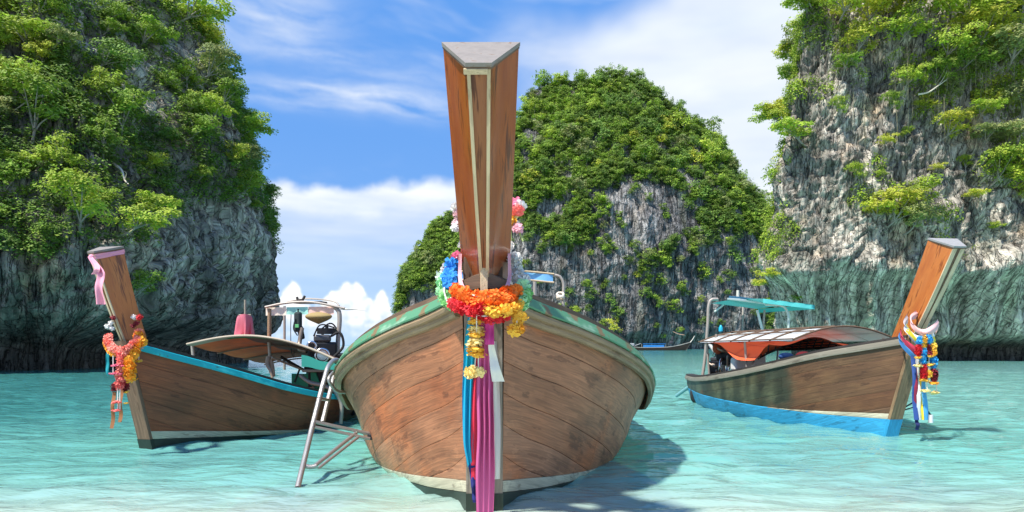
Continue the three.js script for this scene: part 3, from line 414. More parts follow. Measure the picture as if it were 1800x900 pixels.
// ---------------------------------------------------------------- hulls
const sweep = (pts, outs, profile, uvs = 2) => {                   // profile [out, up] carried along a curve
  const n = pts.length - 1, m = profile.length; let run = 0; const len = pts.map((p, i) => (i ? (run += p.distanceTo(pts[i - 1])) : 0));
  const per = [0]; for (let k = 1; k <= m; k++) per.push(per[k - 1] + Math.hypot(profile[k % m][0] - profile[k - 1][0], profile[k % m][1] - profile[k - 1][1]));
  const g = grid(n, m, (u, v, i, j) => { const q = profile[j % m], p = pts[i], o = outs[i]; return [p.x + o.x * q[0], p.y + q[1], p.z + o.z * q[0], len[i] / uvs, per[j] / uvs * 2]; });
  const ends = []; for (const i of [0, n]) { const s = new THREE.Shape(profile.map(([a, b]) => new THREE.Vector2(a, b))), e = new THREE.ShapeGeometry(s), P = e.attributes.position; for (let k = 0; k < P.count; k++) { const a = P.getX(k), b = P.getY(k); P.setXYZ(k, pts[i].x + outs[i].x * a, pts[i].y + b, pts[i].z + outs[i].z * a); } e.computeVertexNormals(); ends.push(e); }
  return join([toCreasedNormals(g.toNonIndexed(), 0.6), ...ends]);
};
function makeHull(root, c) {
  const T = table(c.rows), L = c.rows[c.rows.length - 1][0], hs = c.stem;
  const row = (s) => ({ b: T(s, 1), g: T(s, 2), w: T(s, 3), k: T(s, 4), st: T(s, 5), sb: T(s, 6) });
  const zAt = (s, y) => { const f = Math.pow(clamp(1 - s / (c.rakeRun ?? 2.2)), 1.6); return -s + f * (c.rake * y + (c.bend ?? 0) * y * y); };
  const sway = (s, y) => (c.lean ?? 0) * Math.max(0, y) * Math.pow(clamp(1 - s / 2.5), 1.5);        // the stem leans a little to one side
  const memo = new Map();
  const section = (s) => { const key = Math.round(s * 2000); if (memo.has(key)) return memo.get(key); const q = row(s), pts = [[q.b, q.g], [lerp(q.w, q.b, 0.52) + (c.bulge ?? 0.03) * clamp(s), lerp(0, q.g, 0.5)], [q.w, 0], [lerp(hs, q.w, 0.68), q.k * 0.62], [hs, q.k]].map(([x, y]) => new THREE.Vector2(Math.max(x, hs), y)); const a = new THREE.SplineCurve(pts).getSpacedPoints(72); memo.set(key, a); return a; };
  const cut = (s, y) => { const a = section(s); for (let i = 1; i < a.length; i++) if (a[i].y <= y) return (i - 1 + (a[i - 1].y - y) / Math.max(1e-6, a[i - 1].y - a[i].y)) / (a.length - 1); return 1; };
  const raw = (s, v) => { const a = section(s), f = clamp(v) * (a.length - 1), i = Math.min(a.length - 2, Math.floor(f)), x = lerp(a[i].x, a[i + 1].x, f - i), y = lerp(a[i].y, a[i + 1].y, f - i); return V(x, y, zAt(s, y)); };
  const surf = (s, v, off, side) => { const p = raw(s, v); if (off) { const e = 0.02, a = raw(Math.min(L, s + e), v).sub(raw(Math.max(0, s - e), v)), b = raw(s, Math.min(1, v + 0.02)).sub(raw(s, Math.max(0, v - 0.02))), n = a.cross(b).normalize(); if (n.x < 0) n.negate(); p.addScaledVector(n, off); } p.x *= side; p.x += sway(s, p.y); return p; };
  const strip = (name, mat, side, s0, s1, v0, v1, colour, gap = 0.0008, lift = 0) => {
    const n = Math.max(6, Math.round((s1 - s0) * 16)), prof = [[0, -0.020], [0, -0.0015], [0.014, 0], [0.2, 0.0008], [0.35, 0.0012], [0.5, 0.0012], [0.65, 0.0012], [0.8, 0.0008], [0.986, 0], [1, -0.0015], [1, -0.020]];
    const g = grid(n, prof.length - 1, (u, v, i, j) => { const s = lerp(s0 + 0.0015, s1 - 0.0015, u), a0 = v0(s), a1 = v1(s), girth = 1.2, e = gap / girth, q = prof[j], p = surf(s, lerp(a0 + e, a1 - e, q[0]), q[1] + lift, side); return [p.x, p.y, p.z, s / 1.4 + s0 * 0.37, lerp(a0, a1, q[0]) * girth * 1.7]; }, colour && ((u, v, q) => colour(q[0], q[1], q[2], side)));
    return part(name, g, mat, root);
  };
  const shell = []; for (const side of [-1, 1]) shell.push(grid(40, 18, (u, v) => { const p = surf(u * L, v, -0.019, side); return [p.x, p.y, p.z]; }));
  { const a = section(L); const P = []; for (let i = 0; i < a.length - 1; i++) P.push(-a[i].x, a[i].y, zAt(L, 0), a[i].x, a[i].y, zAt(L, 0), a[i + 1].x, a[i + 1].y, zAt(L, 0), -a[i].x, a[i].y, zAt(L, 0), a[i + 1].x, a[i + 1].y, zAt(L, 0), -a[i + 1].x, a[i + 1].y, zAt(L, 0)); const g = new THREE.BufferGeometry(); g.setAttribute('position', new THREE.Float32BufferAttribute(P, 3)); g.setAttribute('uv', new THREE.Float32BufferAttribute(new Array(P.length / 3 * 2).fill(0), 2)); g.computeVertexNormals(); part('transom', g, plankMatPlain, root); }
  part('hull_shell', join(shell), shellMat, root);
  const r = rng(c.seed), top = c.topEdge ?? 0;
  // strakes run parallel to the rim and widen aft; each runs out where it meets the paint line
  const girthAt = (s) => { const a = section(s); let g = 0; for (let i = 1; i < a.length; i++) g += a[i].distanceTo(a[i - 1]); return g; }, seam = (s, k) => Math.min(k * c.board * (1 + (c.widen ?? 0.22) * s) / girthAt(s), cut(s, row(s).st)), lineOf = (s) => cut(s, row(s).st);
  for (const side of [-1, 1]) for (let k = 0; k < c.strakes; k++) {
    let end = L; for (let s = 0; s <= L; s += 0.02) if (k && seam(s, k) >= lineOf(s) - 0.004) { end = s; break; }
    if (end < 0.25) continue;
    const last = k === c.strakes - 1, cuts = [0, ...(c.joints ? c.joints(k, side, r) : []).filter((q) => q < end - 0.5), end];
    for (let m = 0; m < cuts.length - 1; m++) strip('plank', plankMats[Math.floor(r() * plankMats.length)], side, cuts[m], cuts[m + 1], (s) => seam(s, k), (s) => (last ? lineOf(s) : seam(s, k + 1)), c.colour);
  }
  for (const side of [-1, 1]) { if (c.stripeMat) strip('painted_stripe', c.stripeMat, side, 0, c.stripeEnd ?? L, (s) => cut(s, row(s).st), (s) => cut(s, row(s).sb), null, 0.001, 0.002); strip('bottom_paint', c.bottomMat, side, 0, L, (s) => cut(s, s > (c.stripeEnd ?? L) ? row(s).st : row(s).sb), () => 0.995, null, 0.001, 0.001); }
  for (const rail of c.rails) for (const side of [-1, 1]) {
    const n = 70, pts = [], outs = []; for (let i = 0; i <= n; i++) { const s = (rail.from ?? 0) + (L - (rail.from ?? 0)) * Math.pow(i / n, 1.3), q = row(s), p = V(q.b * side + sway(s, q.g), q.g, zAt(s, q.g)), e = 0.03, a = row(Math.max(0, s - e)), b = row(Math.min(L, s + e)), dx = (b.b - a.b), dz = zAt(Math.min(L, s + e), b.g) - zAt(Math.max(0, s - e), a.g), l = Math.hypot(dx, dz); pts.push(p); outs.push(V(-dz / l * side, 0, dx / l)); }
    part(rail.name, sweep(pts, outs, rail.profile), rail.mat, root);
  }
  // stem timber and deck
  const ys = [], y1 = c.stemTop ?? row(0).g, sp = []; for (let i = 0; i <= 14; i++) { const y = lerp(c.rows[0][4] * 0.9, y1, i / 14); ys.push(y); sp.push(V(0, y, zAt(0, y))); }
  const sw = (y) => hs * lerp(1, c.stemWide ?? 1, clamp(y / y1)), fr = c.stemFront ?? 0.05, stemG = grid(4, 14, (u, v, i, j) => { const y = ys[j], w = sw(y), x = [-1, -1, 1, 1, -1][i] * (w + 0.004), z = [-0.14, fr, fr, -0.14, -0.14][i]; return [x + sway(0, y), y, sp[j].z + z, y / 2, [0, 0.2, 0.4, 0.6, 0.8][i]]; });
  part('stem', toCreasedNormals(stemG.toNonIndexed(), 0.5), c.stemMat ?? greyWood, root);
  if (c.stemBottom) { const n2 = grid(4, 4, (u, v, i, j) => { const y = lerp(c.rows[0][4] * 0.9, row(0).sb, j / 4), w = sw(y) + 0.004, x = [-1, -1, 1, 1, -1][i] * (w + 0.003), z = [-0.14, fr + 0.004, fr + 0.004, -0.14, -0.14][i]; return [x + sway(0, y), y, zAt(0, y) + z, y, i]; }); part('stem_paint', toCreasedNormals(n2.toNonIndexed(), 0.5), c.bottomMat, root); }
  part('deck', grid(24, 6, (u, v) => { const s = lerp(0.35, L - 0.05, u), q = row(s), y = Math.max(q.g - (c.deckDrop ?? 0.28), 0.12), a = section(s); let x = q.b; for (const p of a) if (p.y >= y) x = p.x; x -= 0.02; return [lerp(-x, x, v) + sway(s, y), y, zAt(s, y), u * L / 2, v]; }), brownBoard, root);
  return { surf, row, zAt, L, cut };
}
const plankMatPlain = std(0.42, 0.27, 0.17, { map: weathered, roughness: 0.7 });
// The tall prow board: narrow flat front, slanting sides, a flat cap across the top.
function makeProw(root, p) {
  const B = V(0, p.base[0], p.base[1]), E = V(0, p.top[0], p.top[1]), ax = E.clone().sub(B), len = ax.length(); ax.normalize(); const back = V(0, ax.z, -ax.y); const n = 26;
  const at3 = (t, x, d) => { const o = B.clone().addScaledVector(ax, t * len).addScaledVector(back, d - (p.curve ?? 0) * Math.sin(Math.PI * t)); o.x += x + (p.lean ?? 0) * o.y; return o; };
  const F = (t) => lerp(p.front[0], p.front[1], Math.pow(t, 0.85)), K = (t) => lerp(p.back[0], p.back[1], Math.pow(t, p.flare ?? 1)), D = (t) => lerp(p.deep[0], p.deep[1], t);
  const hollow = p.hollow ?? 0.012;
  const ring = (t) => { const f = F(t), k = K(t), d = D(t), side = (m, sg) => { const x = lerp(f, k, m) - hollow * Math.sin(Math.PI * m); return [sg * x, d * m]; }; return [[-f, 0], [f, 0], ...[0, 0.2, 0.4, 0.6, 0.8, 1].map((m) => side(m, 1)), ...[1, 0.8, 0.6, 0.4, 0.2, 0].map((m) => side(m, -1)), [-f, 0]]; };
  const sides = (sg) => grid(5, n, (u, v, i, j) => { const t = j / n, f = F(t), k = K(t), x = (lerp(f, k, u) - hollow * Math.sin(Math.PI * u)) * sg, q = at3(t, x, D(t) * u); return [q.x, q.y, q.z, t * len / 1.1, u * 0.24 + (sg > 0 ? 0.5 : 0)]; });
  const backFace = grid(1, n, (u, v, i, j) => { const t = j / n, q = at3(t, lerp(-K(t), K(t), u), D(t)); return [q.x, q.y, q.z, t * len / 1.1, u * 0.4]; });
  part('prow_post', join([sides(1), sides(-1), backFace]), p.mat ?? teak, root);
  part('front_panel', grid(2, n, (u, v, i, j) => { const t = j / n, q = at3(t, lerp(-F(t), F(t), u), 0); return [q.x, q.y, q.z, t * len / 1.1, u * 0.1]; }), p.panelMat ?? teakPanel, root);
  const w = p.strip;
  for (const sg of [-1, 1]) { const g = grid(4, n, (u, v, i, j) => { const t = j / n, f = Math.max(F(t), w * 0.98), x = [f + 0.002, f + 0.002, f - w, f - w, f + 0.002][i] * sg, d = [0.004, -0.010, -0.010, 0.004, 0.004][i], q = at3(lerp(p.stripFrom ?? 0, 1, t), x, d); return [q.x, q.y, q.z, t * len / 2, i * 0.03]; }); part('edge_strip', toCreasedNormals(g.toNonIndexed(), 0.5), goldStrip, root); }
  if (p.bar) { const a = at3(0.985, -F(1) - 0.002, -0.012), b = at3(0.985, F(1) + 0.002, -0.012); part('edge_strip', box(b.x - a.x, 0.028, 0.014, 0.003, V(0, a.y, a.z), [Math.atan2(ax.z, ax.y), 0, 0]), goldStrip, root); }
  // cap
  const o = 0.007, f = F(1) + o, k = K(1) + o, d = D(1) + o, P = [[-f, -o - 0.006], [f, -o - 0.006], [k, d], [-k, d]], mk = (t0, t1, s) => { const g = grid(4, 1, (u, v, i, j) => { const q = P[i % 4], r = at3(1, q[0] * s, q[1]).addScaledVector(ax, j ? t1 : t0); return [r.x, r.y, r.z, i * 0.2, j * 0.05]; }); const tp = []; for (const h of [t0, t1]) { const c = P.map((q) => at3(1, q[0] * s, q[1]).addScaledVector(ax, h)), gg = new THREE.BufferGeometry(); gg.setAttribute('position', new THREE.Float32BufferAttribute([c[0], c[1], c[2], c[0], c[2], c[3]].flatMap((e) => [e.x, e.y, e.z]), 3)); gg.setAttribute('uv', new THREE.Float32BufferAttribute([0.4, 0, 0.6, 0, 1, 1, 0.4, 0, 1, 1, 0, 1], 2)); gg.computeVertexNormals(); tp.push(gg); } return join([toCreasedNormals(g.toNonIndexed(), 0.5), ...tp]); };
  part('cap', mk(0.0, 0.02, 1), p.capMat ?? capMat, root); part('cap_edge', mk(-0.012, -0.0005, 0.985), p.capEdge ?? brownBoard, root);
  return { at3, F, K, D, len };
}
const patch = (n, a, b) => smooth(a, b, n);

// ---------------------------------------------------------------- the long boat in the middle
const midX = -0.18, mid = thing('longtail_boat', 'large wooden boat facing the viewer with tall orange brown prow board', 'boat', V(midX, 0, -4.5));
mid.updateMatrixWorld(true);
const midHull = makeHull(mid, {
  seed: 11, stem: 0.115, rake: 0.19, rakeRun: 2.4, strakes: 7, board: 0.205, widen: 0.24, bulge: -0.02, stemFront: 0.035, stemTop: 1.43, stemWide: 1.0, stemBottom: true,
  //     s   half beam  sheer  half waterline  keel  stripe top  stripe bottom
  rows: [[0, 0.13, 1.415, 0.115, -0.30, 0.215, 0.135], [0.30, 0.36, 1.34, 0.22, -0.32, 0.165, 0.08], [0.55, 0.62, 1.265, 0.41, -0.33, 0.13, 0.05], [0.9, 0.95, 1.14, 0.62, -0.34, 0.085, 0.02], [1.5, 1.27, 1.0, 0.92, -0.35, 0.02, -0.05], [2.1, 1.49, 0.86, 1.16, -0.36, -0.03, -0.10], [2.8, 1.65, 0.67, 1.33, -0.36, -0.06, -0.14], [3.5, 1.72, 0.47, 1.46, -0.36, -0.06, -0.14], [5.0, 1.74, 0.40, 1.5, -0.36, -0.06, -0.14], [7.0, 1.45, 0.40, 1.2, -0.34, -0.06, -0.14], [9.0, 0.8, 0.46, 0.6, -0.3, -0.06, -0.14]],
  stripeMat: creamPaint, bottomMat: greenBottom, stripeEnd: 1.9,
  joints: (k, side, r) => [[2.6 + r() * 1.6, 6], [1.4 + r(), 4.6], [3.0 + r(), 6.5], [1.0 + r() * 0.8, 3.9], [2.2 + r(), 5.4], [1.2 + r(), 4.4], [2.0 + r(), 5.0]][k],
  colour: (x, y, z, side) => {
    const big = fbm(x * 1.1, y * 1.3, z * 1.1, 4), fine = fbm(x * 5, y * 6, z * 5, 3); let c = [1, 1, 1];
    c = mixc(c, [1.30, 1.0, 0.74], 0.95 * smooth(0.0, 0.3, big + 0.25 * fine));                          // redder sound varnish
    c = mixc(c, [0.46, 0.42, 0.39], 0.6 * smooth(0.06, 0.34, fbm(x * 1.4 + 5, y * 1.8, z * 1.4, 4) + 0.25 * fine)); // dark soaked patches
    c = mixc(c, [1.45, 1.65, 1.70], 0.9 * smooth(0.0, 0.32, fbm(x * 1.2 + 9, y * 1.5 + 2, z * 1.2, 4) + 0.45 * fine + 0.62 * smooth(-0.9, -2.2, z) * smooth(0.8, 0.3, y) - 0.30)); // worn through to grey, plus a sun highlight painted low on the flanks
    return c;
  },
  rails: [
    { name: 'rubbing_strake', mat: tanWood, from: 0.04, profile: [[-0.012, -0.125], [0.018, -0.122], [0.030, -0.105], [0.026, -0.082], [0.050, -0.076], [0.058, -0.055], [0.050, -0.034], [-0.012, -0.032]] },
    { name: 'gunwale', mat: chipGreen, from: 0.02, profile: [[-0.03, -0.030], [0.062, -0.030], [0.066, -0.020], [0.020, 0.052], [-0.03, 0.056]] },
    { name: 'gunwale_board', mat: brownBoard, from: 0.02, profile: [[-0.14, 0.050], [-0.032, 0.0535], [-0.040, 0.108], [-0.14, 0.112]] },
  ],
});
const midProw = makeProw(mid, { lean: 0.006, base: [1.36, 0.155], top: [2.485, 1.14], front: [0.018, 0.058], back: [0.152, 0.20], deep: [0.25, 0.295], strip: 0.0165, bar: true, curve: 0.02, hollow: 0.012 });
{ // the neck under the prow: cheeks that meet at the stem, and an added dark block for the shaded hollow between them
  const M = (px, py, d) => mid.worldToLocal(at(px, py, d));
  const cheek = (sg) => { const a = sg < 0 ? [[808, 496], [848, 478], [848, 505], [810, 514]] : [[895, 496], [855, 478], [855, 505], [893, 514]], f = a.map(([x, y], i) => M(x, y, i === 0 || i === 3 ? 4.24 : 4.17)), g = a.map(([x, y], i) => M(x, y, i === 0 || i === 3 ? 4.24 : 4.17).add(V(0, 0.03, -0.20))); const p = []; const q = (A, B, C, D) => p.push(A, B, C, A, C, D); q(...f); q(g[3], g[2], g[1], g[0]); for (let i = 0; i < 4; i++) q(f[i], g[i], g[(i + 1) % 4], f[(i + 1) % 4]); const G = new THREE.BufferGeometry(); G.setAttribute('position', new THREE.Float32BufferAttribute(p.flatMap((e) => [e.x, e.y, e.z]), 3)); G.setAttribute('uv', new THREE.Float32BufferAttribute(p.flatMap((e) => [e.x * 0.5, e.y]), 2)); G.computeVertexNormals(); return G; };
  part('cheek_block', cheek(-1), brownBoard, mid); part('cheek_block', cheek(1), brownBoard, mid);
  part('recess_shade_block', box(0.25, 0.40, 0.16, 0.02, M(850, 505, 4.42)), shellMat, mid);
  const sa = M(851, 470, 4.135), sb = M(851, 520, 4.165); part('edge_strip', box(0.046, sa.y - sb.y, 0.02, 0.004, sa.clone().add(sb).multiplyScalar(0.5)), goldStrip, mid);
}
{ // awning far back on bent pipes
  const M = (px, py, d) => mid.worldToLocal(at(px, py, d)), d = 9.2;
  const roof = part('awning', grid(16, 10, (u, v) => { const a = M(lerp(792, 972, u), 476 + 5 * Math.pow(Math.abs(u - 0.42) * 2, 2), d), b = 0.015 * Math.sin(u * 9 + v * 4); return [a.x, a.y + b, a.z - v * 0.8, u * 2, v * 2]; }), cloth(0.10, 0.36, 0.72), mid, 'blue cloth awning');
  part('valance', grid(20, 3, (u, v) => { const a = M(lerp(792, 972, u), 476 + 5 * Math.pow(Math.abs(u - 0.42) * 2, 2) + v * 13, d - 0.01); return [a.x, a.y, a.z + 0.02 * Math.sin(u * 22), u * 2, v * 0.2]; }), cloth(0.20, 0.48, 0.82), roof);
  const trim = (dy) => tube([0, 0.25, 0.5, 0.75, 1].map((u) => M(lerp(790, 974, u), 475 + dy + 5 * Math.pow(Math.abs(u - 0.42) * 2, 2), d - 0.02)), 0.014, 24, 6);
  part('edge_pole', trim(0), goldStrip, roof); part('edge_pole', trim(15), goldStrip, roof);
  for (const [x0, x1] of [[972, 990], [792, 772]]) { part('support_pipe', tube([M(x0, 484, d), M(lerp(x0, x1, 0.6), 485, d), M(x1, 497, d), M(x1, 520, d), M(x1, 575, d), M(x1, 660, d)], 0.020, 30, 8), pipe, roof); }
  part('rope_knot', join([0, 1, 2].map((i) => new THREE.TorusGeometry(0.045, 0.016, 6, 12).rotateX(1.4 + i * 0.4).translate(0, i * 0.025, 0))).translate(...M(985, 524, d - 0.05).toArray()), cloth(0.7, 0.62, 0.5), roof);
  part('support_pipe', rod(M(800, 484, d + 2), M(800, 640, d + 2), 0.03), pipe, roof); part('support_pipe', rod(M(940, 484, d + 2), M(940, 640, d + 2), 0.03), pipe, roof);
}

// ---------------------------------------------------------------- flowers, garlands and ribbons
function bloomShape(seed, petals, cup, ruffle) {
  const r = rng(seed), P = [], idx = [];
  const core = new THREE.IcosahedronGeometry(0.66, 1), cp = core.attributes.position; for (let i = 0; i < cp.count; i++) { idx.push(P.length / 3); P.push(cp.getX(i), cp.getY(i) * 0.85, cp.getZ(i)); }
  for (let k = 0; k < petals; k++) {
    const y = 1 - 2 * (k + 0.5) / petals, a = k * 2.39996 + r() * 0.4, q = Math.sqrt(1 - y * y), d = V(Math.cos(a) * q, y * 0.9, Math.sin(a) * q), t = V(-Math.sin(a), (r() - 0.5) * 0.8, Math.cos(a)).normalize(), b = d.clone().cross(t), s = 0.36 + 0.14 * r(), o = 0.66 + 0.36 * r(), n = P.length / 3, w = ruffle * (r() - 0.5);
    const pt = (i, j, h) => { const v = d.clone().multiplyScalar(h).addScaledVector(t, i * s).addScaledVector(b, j * s); P.push(v.x, v.y, v.z); };
    pt(0, -0.5, o - 0.3); pt(-0.8, 0.1, o + cup * 0.12 + w); pt(0, 0.15, o - 0.02); pt(0.8, 0.1, o + cup * 0.12 - w); pt(-0.45, 0.75, o + cup * 0.26); pt(0.45, 0.75, o + cup * 0.2 + w);
    idx.push(n, n + 2, n + 1, n, n + 3, n + 2, n + 1, n + 2, n + 4, n + 2, n + 5, n + 4, n + 2, n + 3, n + 5);
  }
  const g = new THREE.BufferGeometry(); g.setAttribute('position', new THREE.Float32BufferAttribute(P, 3)); g.setIndex(idx); const f = g.toNonIndexed(); f.computeVertexNormals(); return f;
}
const blooms = [0, 1, 2].map((i) => bloomShape(40 + i, 34, 1, 0.25)), discs = [0, 1].map((i) => bloomShape(50 + i, 26, 0.6, 0.2).scale(1, 0.45, 1));
const petal = (r, g, b) => std(r, g, b, { roughness: 0.75, transmission: 0.12, thickness: 0, sheen: 0.3 });
const F = { orange: petal(0.95, 0.22, 0.015), red: petal(0.72, 0.015, 0.025), yellow: petal(0.95, 0.55, 0.05), pale: petal(0.95, 0.76, 0.30), blue: petal(0.02, 0.28, 0.78), mint: petal(0.42, 0.78, 0.42), green: petal(0.30, 0.66, 0.24), pink: petal(0.90, 0.20, 0.34), grey: petal(0.62, 0.64, 0.60), white: petal(0.85, 0.83, 0.80), coral: petal(0.95, 0.20, 0.17), salmon: petal(0.95, 0.30, 0.22), maroon: petal(0.25, 0.008, 0.02), amber: petal(0.98, 0.42, 0.02), sky: petal(0.03, 0.40, 0.75) };
const frand = rng(321);
function stringFlowers(t, pts, r, mats, step = 1.55, shapes = blooms, name = 'flower', jitter = 0.25, closed = false) {
  const cv = new THREE.CatmullRomCurve3(pts, closed), L = cv.getLength(), n = Math.max(2, Math.round(L / (r * step)));
  for (let i = 0; i < n; i++) { const u = closed ? i / n : (i + 0.5) / n, p = cv.getPointAt(u), m = Array.isArray(mats) ? mats[Math.floor(u * mats.length) % mats.length] : mats, f = part(name, shapes[Math.floor(frand() * shapes.length)], m, t), s = r * (0.9 + 0.25 * frand()); f.position.copy(p).add(V((frand() - 0.5) * r * jitter, (frand() - 0.5) * r * jitter, (frand() - 0.5) * r * jitter)); f.scale.set(s, s, s); f.rotation.set(shapes === discs ? (frand() - 0.5) * 0.3 : frand() * 6, frand() * 6, shapes === discs ? (frand() - 0.5) * 0.3 : 0); }
}
const cordMat = cloth(0.80, 0.78, 0.72);
function garland(name, label, cat, group) { return thing(name, label, cat, V(0, 0, 0), 0, group); }
{
  const A = (x, y, d = 4.08) => at(x, y, d);
  let t = garland('flower_garland', 'garland of pink, blue and mint flowers beside the tall prow', 'garland');
  part('cord', tube([A(806, 448, 4.40), A(790, 480, 4.30), A(781, 510, 4.22), A(790, 540, 4.14)], 0.006, 20, 5), cordMat, t);
  stringFlowers(t, [A(806, 450, 4.42), A(800, 462, 4.40)], 0.036, F.pink);
  stringFlowers(t, [A(798, 466, 4.34), A(794, 485, 4.28), A(793, 504, 4.22)], 0.043, F.blue, 1.0, blooms, 'flower', 0.8);
  stringFlowers(t, [A(786, 470, 4.40), A(779, 490, 4.34), A(779, 512, 4.28), A(786, 528, 4.22), A(795, 540, 4.18)], 0.040, [F.white, F.mint, F.mint, F.green, F.green], 1.1, blooms, 'flower', 0.6);
  t = garland('flower_garland', 'garland of grey white and green flowers beside the tall prow', 'garland');
  part('cord', tube([A(900, 448, 4.40), A(914, 480, 4.30), A(920, 510, 4.22), A(912, 545, 4.14)], 0.006, 20, 5), cordMat, t);
  stringFlowers(t, [A(899, 452, 4.40), A(908, 465, 4.36), A(914, 484, 4.30), A(918, 498, 4.26)], 0.042, [F.white, F.grey, F.grey, F.white], 1.0, blooms, 'flower', 0.6);
  stringFlowers(t, [A(918, 502, 4.26), A(920, 520, 4.22), A(914, 536, 4.17), A(908, 545, 4.14)], 0.043, [F.mint, F.green, F.mint, F.green], 0.9, blooms, 'flower', 0.6);
  t = garland('flower_garland', 'uppermost orange flower garland across the front of the tall prow', 'garland');
  part('cord', tube([A(796, 505, 4.22), A(825, 517, 4.04), A(850, 522, 4.0), A(880, 518, 4.03), A(908, 508, 4.2)], 0.006, 24, 5), cordMat, t);
  stringFlowers(t, [A(798, 508, 4.18), A(822, 518, 4.05), A(850, 523, 4.02), A(880, 517, 4.04), A(908, 507, 4.18)], 0.035, F.orange, 0.8, blooms, 'flower', 0.75);
  stringFlowers(t, [A(806, 520, 4.12), A(830, 529, 4.02), A(858, 533, 4.0), A(888, 527, 4.02), A(903, 520, 4.1)], 0.032, F.orange, 0.95, blooms, 'flower', 0.75);
  t = garland('flower_garland', 'red flower garland hung just below the orange one on the tall prow', 'garland');
  part('cord', tube([A(792, 524, 4.2), A(815, 542, 4.04), A(855, 556, 3.98), A(895, 546, 4.05)], 0.006, 24, 5), cordMat, t);
  stringFlowers(t, [A(794, 530, 4.16), A(812, 540, 4.06), A(832, 546, 4.0), A(848, 546, 3.98)], 0.035, F.red, 0.8, blooms, 'flower', 0.75);
  stringFlowers(t, [A(842, 552, 4.01), A(868, 561, 4.0), A(895, 554, 4.05)], 0.030, F.red, 1.2, blooms, 'flower', 0.5);
  t = garland('flower_garland', 'yellow flower garland with two hanging tufts on the tall prow', 'garland');
  part('cord', tube([A(852, 540, 3.98), A(885, 548, 4.0), A(915, 535, 4.12), A(909, 560, 4.05), A(909, 582, 4.05)], 0.006, 24, 5), cordMat, t);
  stringFlowers(t, [A(856, 542, 3.97), A(880, 549, 3.98), A(900, 544, 4.02), A(915, 532, 4.1)], 0.036, F.yellow, 0.8, blooms, 'flower', 0.75);
  stringFlowers(t, [A(918, 556, 4.08), A(910, 560, 4.06)], 0.040, F.yellow, 0.9); stringFlowers(t, [A(900, 575, 4.05), A(917, 577, 4.05)], 0.044, F.amber, 1.0, discs); stringFlowers(t, [A(902, 580, 4.04), A(917, 580, 4.04)], 0.036, F.yellow, 0.9);
  t = garland('flower_garland', 'pale yellow flower strand hanging over the turquoise ribbon', 'garland');
  part('cord', join([tube([A(838, 550, 3.98), A(837, 610, 4.1), A(834, 655, 4.16)], 0.004, 20, 5), tube([A(841, 618, 4.1), A(841, 655, 4.15)], 0.004, 8, 5)]), cordMat, t);
  stringFlowers(t, [A(838, 556, 4.05), A(839, 575, 4.07), A(837, 600, 4.08), A(836, 622, 4.11)], 0.052, [F.yellow, F.pale, F.yellow, F.pale, F.yellow], 0.5, discs, 'flower', 0.5);
  stringFlowers(t, [A(822, 653, 4.16), A(832, 655, 4.15), A(844, 652, 4.15)], 0.038, F.pale, 0.8, blooms, 'flower', 0.6);
  // loose orchids tied behind the prow
  const orchid = (label, list, stems) => { const o = garland('flower_spray', label, 'flowers'); for (const [a, b] of stems) part('stalk', rod(a, b, 0.007, 6), cloth(0.45, 0.55, 0.2), o); for (const [x, y, d, r, m] of list) { const f = part('flower', blooms[Math.floor(frand() * 3)], m, o); f.position.copy(A(x, y, d)); f.scale.setScalar(r); f.rotation.set(frand() * 6, frand() * 6, 0); } };
  orchid('spray of pink, red and yellow flowers tied behind the tall prow', [[905, 358, 4.40, 0.042, F.pink], [915, 362, 4.38, 0.036, F.white], [911, 370, 4.36, 0.036, F.coral], [897, 376, 4.4, 0.036, F.salmon], [898, 388, 4.38, 0.036, F.yellow], [901, 380, 4.42, 0.034, F.pale], [910, 401, 4.36, 0.033, petal(0.85, 0.42, 0.5)], [905, 396, 4.40, 0.028, F.white], [896, 432, 4.42, 0.030, F.white], [899, 366, 4.42, 0.034, F.white]], [[A(900, 375, 4.42), A(919, 424, 4.36)], [A(898, 360, 4.43), A(898, 430, 4.43)]]);
  orchid('spray of small pale pink flowers tied behind the tall prow', [[800, 364, 4.42, 0.028, F.white], [804, 376, 4.42, 0.030, petal(0.85, 0.55, 0.58)], [803, 392, 4.42, 0.032, petal(0.85, 0.6, 0.62)], [800, 400, 4.4, 0.026, F.white], [811, 430, 4.43, 0.024, F.white]], [[A(802, 362, 4.43), A(812, 440, 4.43)]]);
}
// A hanging cloth: centre line through [px, py, d], half widths in px, gathered into folds.
function ribbonShape(rows, folds, depth, seed, nx = 14) {
  const r = rng(seed), ph = r() * 6, T = table(rows.map((q, i) => [i, ...q])), m = rows.length - 1, n = m * 10;
  return grid(nx, n, (u, v) => { const k = v * m, x = T(k, 1), y = T(k, 2), d = T(k, 3), w = T(k, 4), fo = Math.sin(u * folds * 6.283 + ph + 0.7 * Math.sin(v * 5 + ph)) * depth * (0.6 + 0.4 * Math.sin(v * 7 + ph)), p = at(x + (u * 2 - 1) * w, y, d); return [p.x, p.y, p.z + fo + 0.012 * Math.sin(v * 9 + ph * 2), u * 0.4, v * 2]; });
}
const ribbon = (label, geo, mat, tail) => { const t = thing('ribbon', label, 'ribbon'); part('cloth', geo, mat, t); if (tail) part('tail', tail[0], tail[1], t); return t; };
ribbon('long turquoise cloth ribbon hanging down the stem of the largest boat', ribbonShape([[832, 552, 4.10, 9], [826, 620, 4.17, 11], [823, 700, 4.24, 11], [823, 770, 4.30, 9], [828, 822, 4.34, 6]], 2.4, 0.018, 1, 20), cloth(0.0, 0.36, 0.58), [ribbonShape([[829, 818, 4.335, 6], [832, 845, 4.36, 5], [835, 884, 4.39, 4]], 1, 0.008, 2, 6), cloth(0.012, 0.02, 0.16)]);
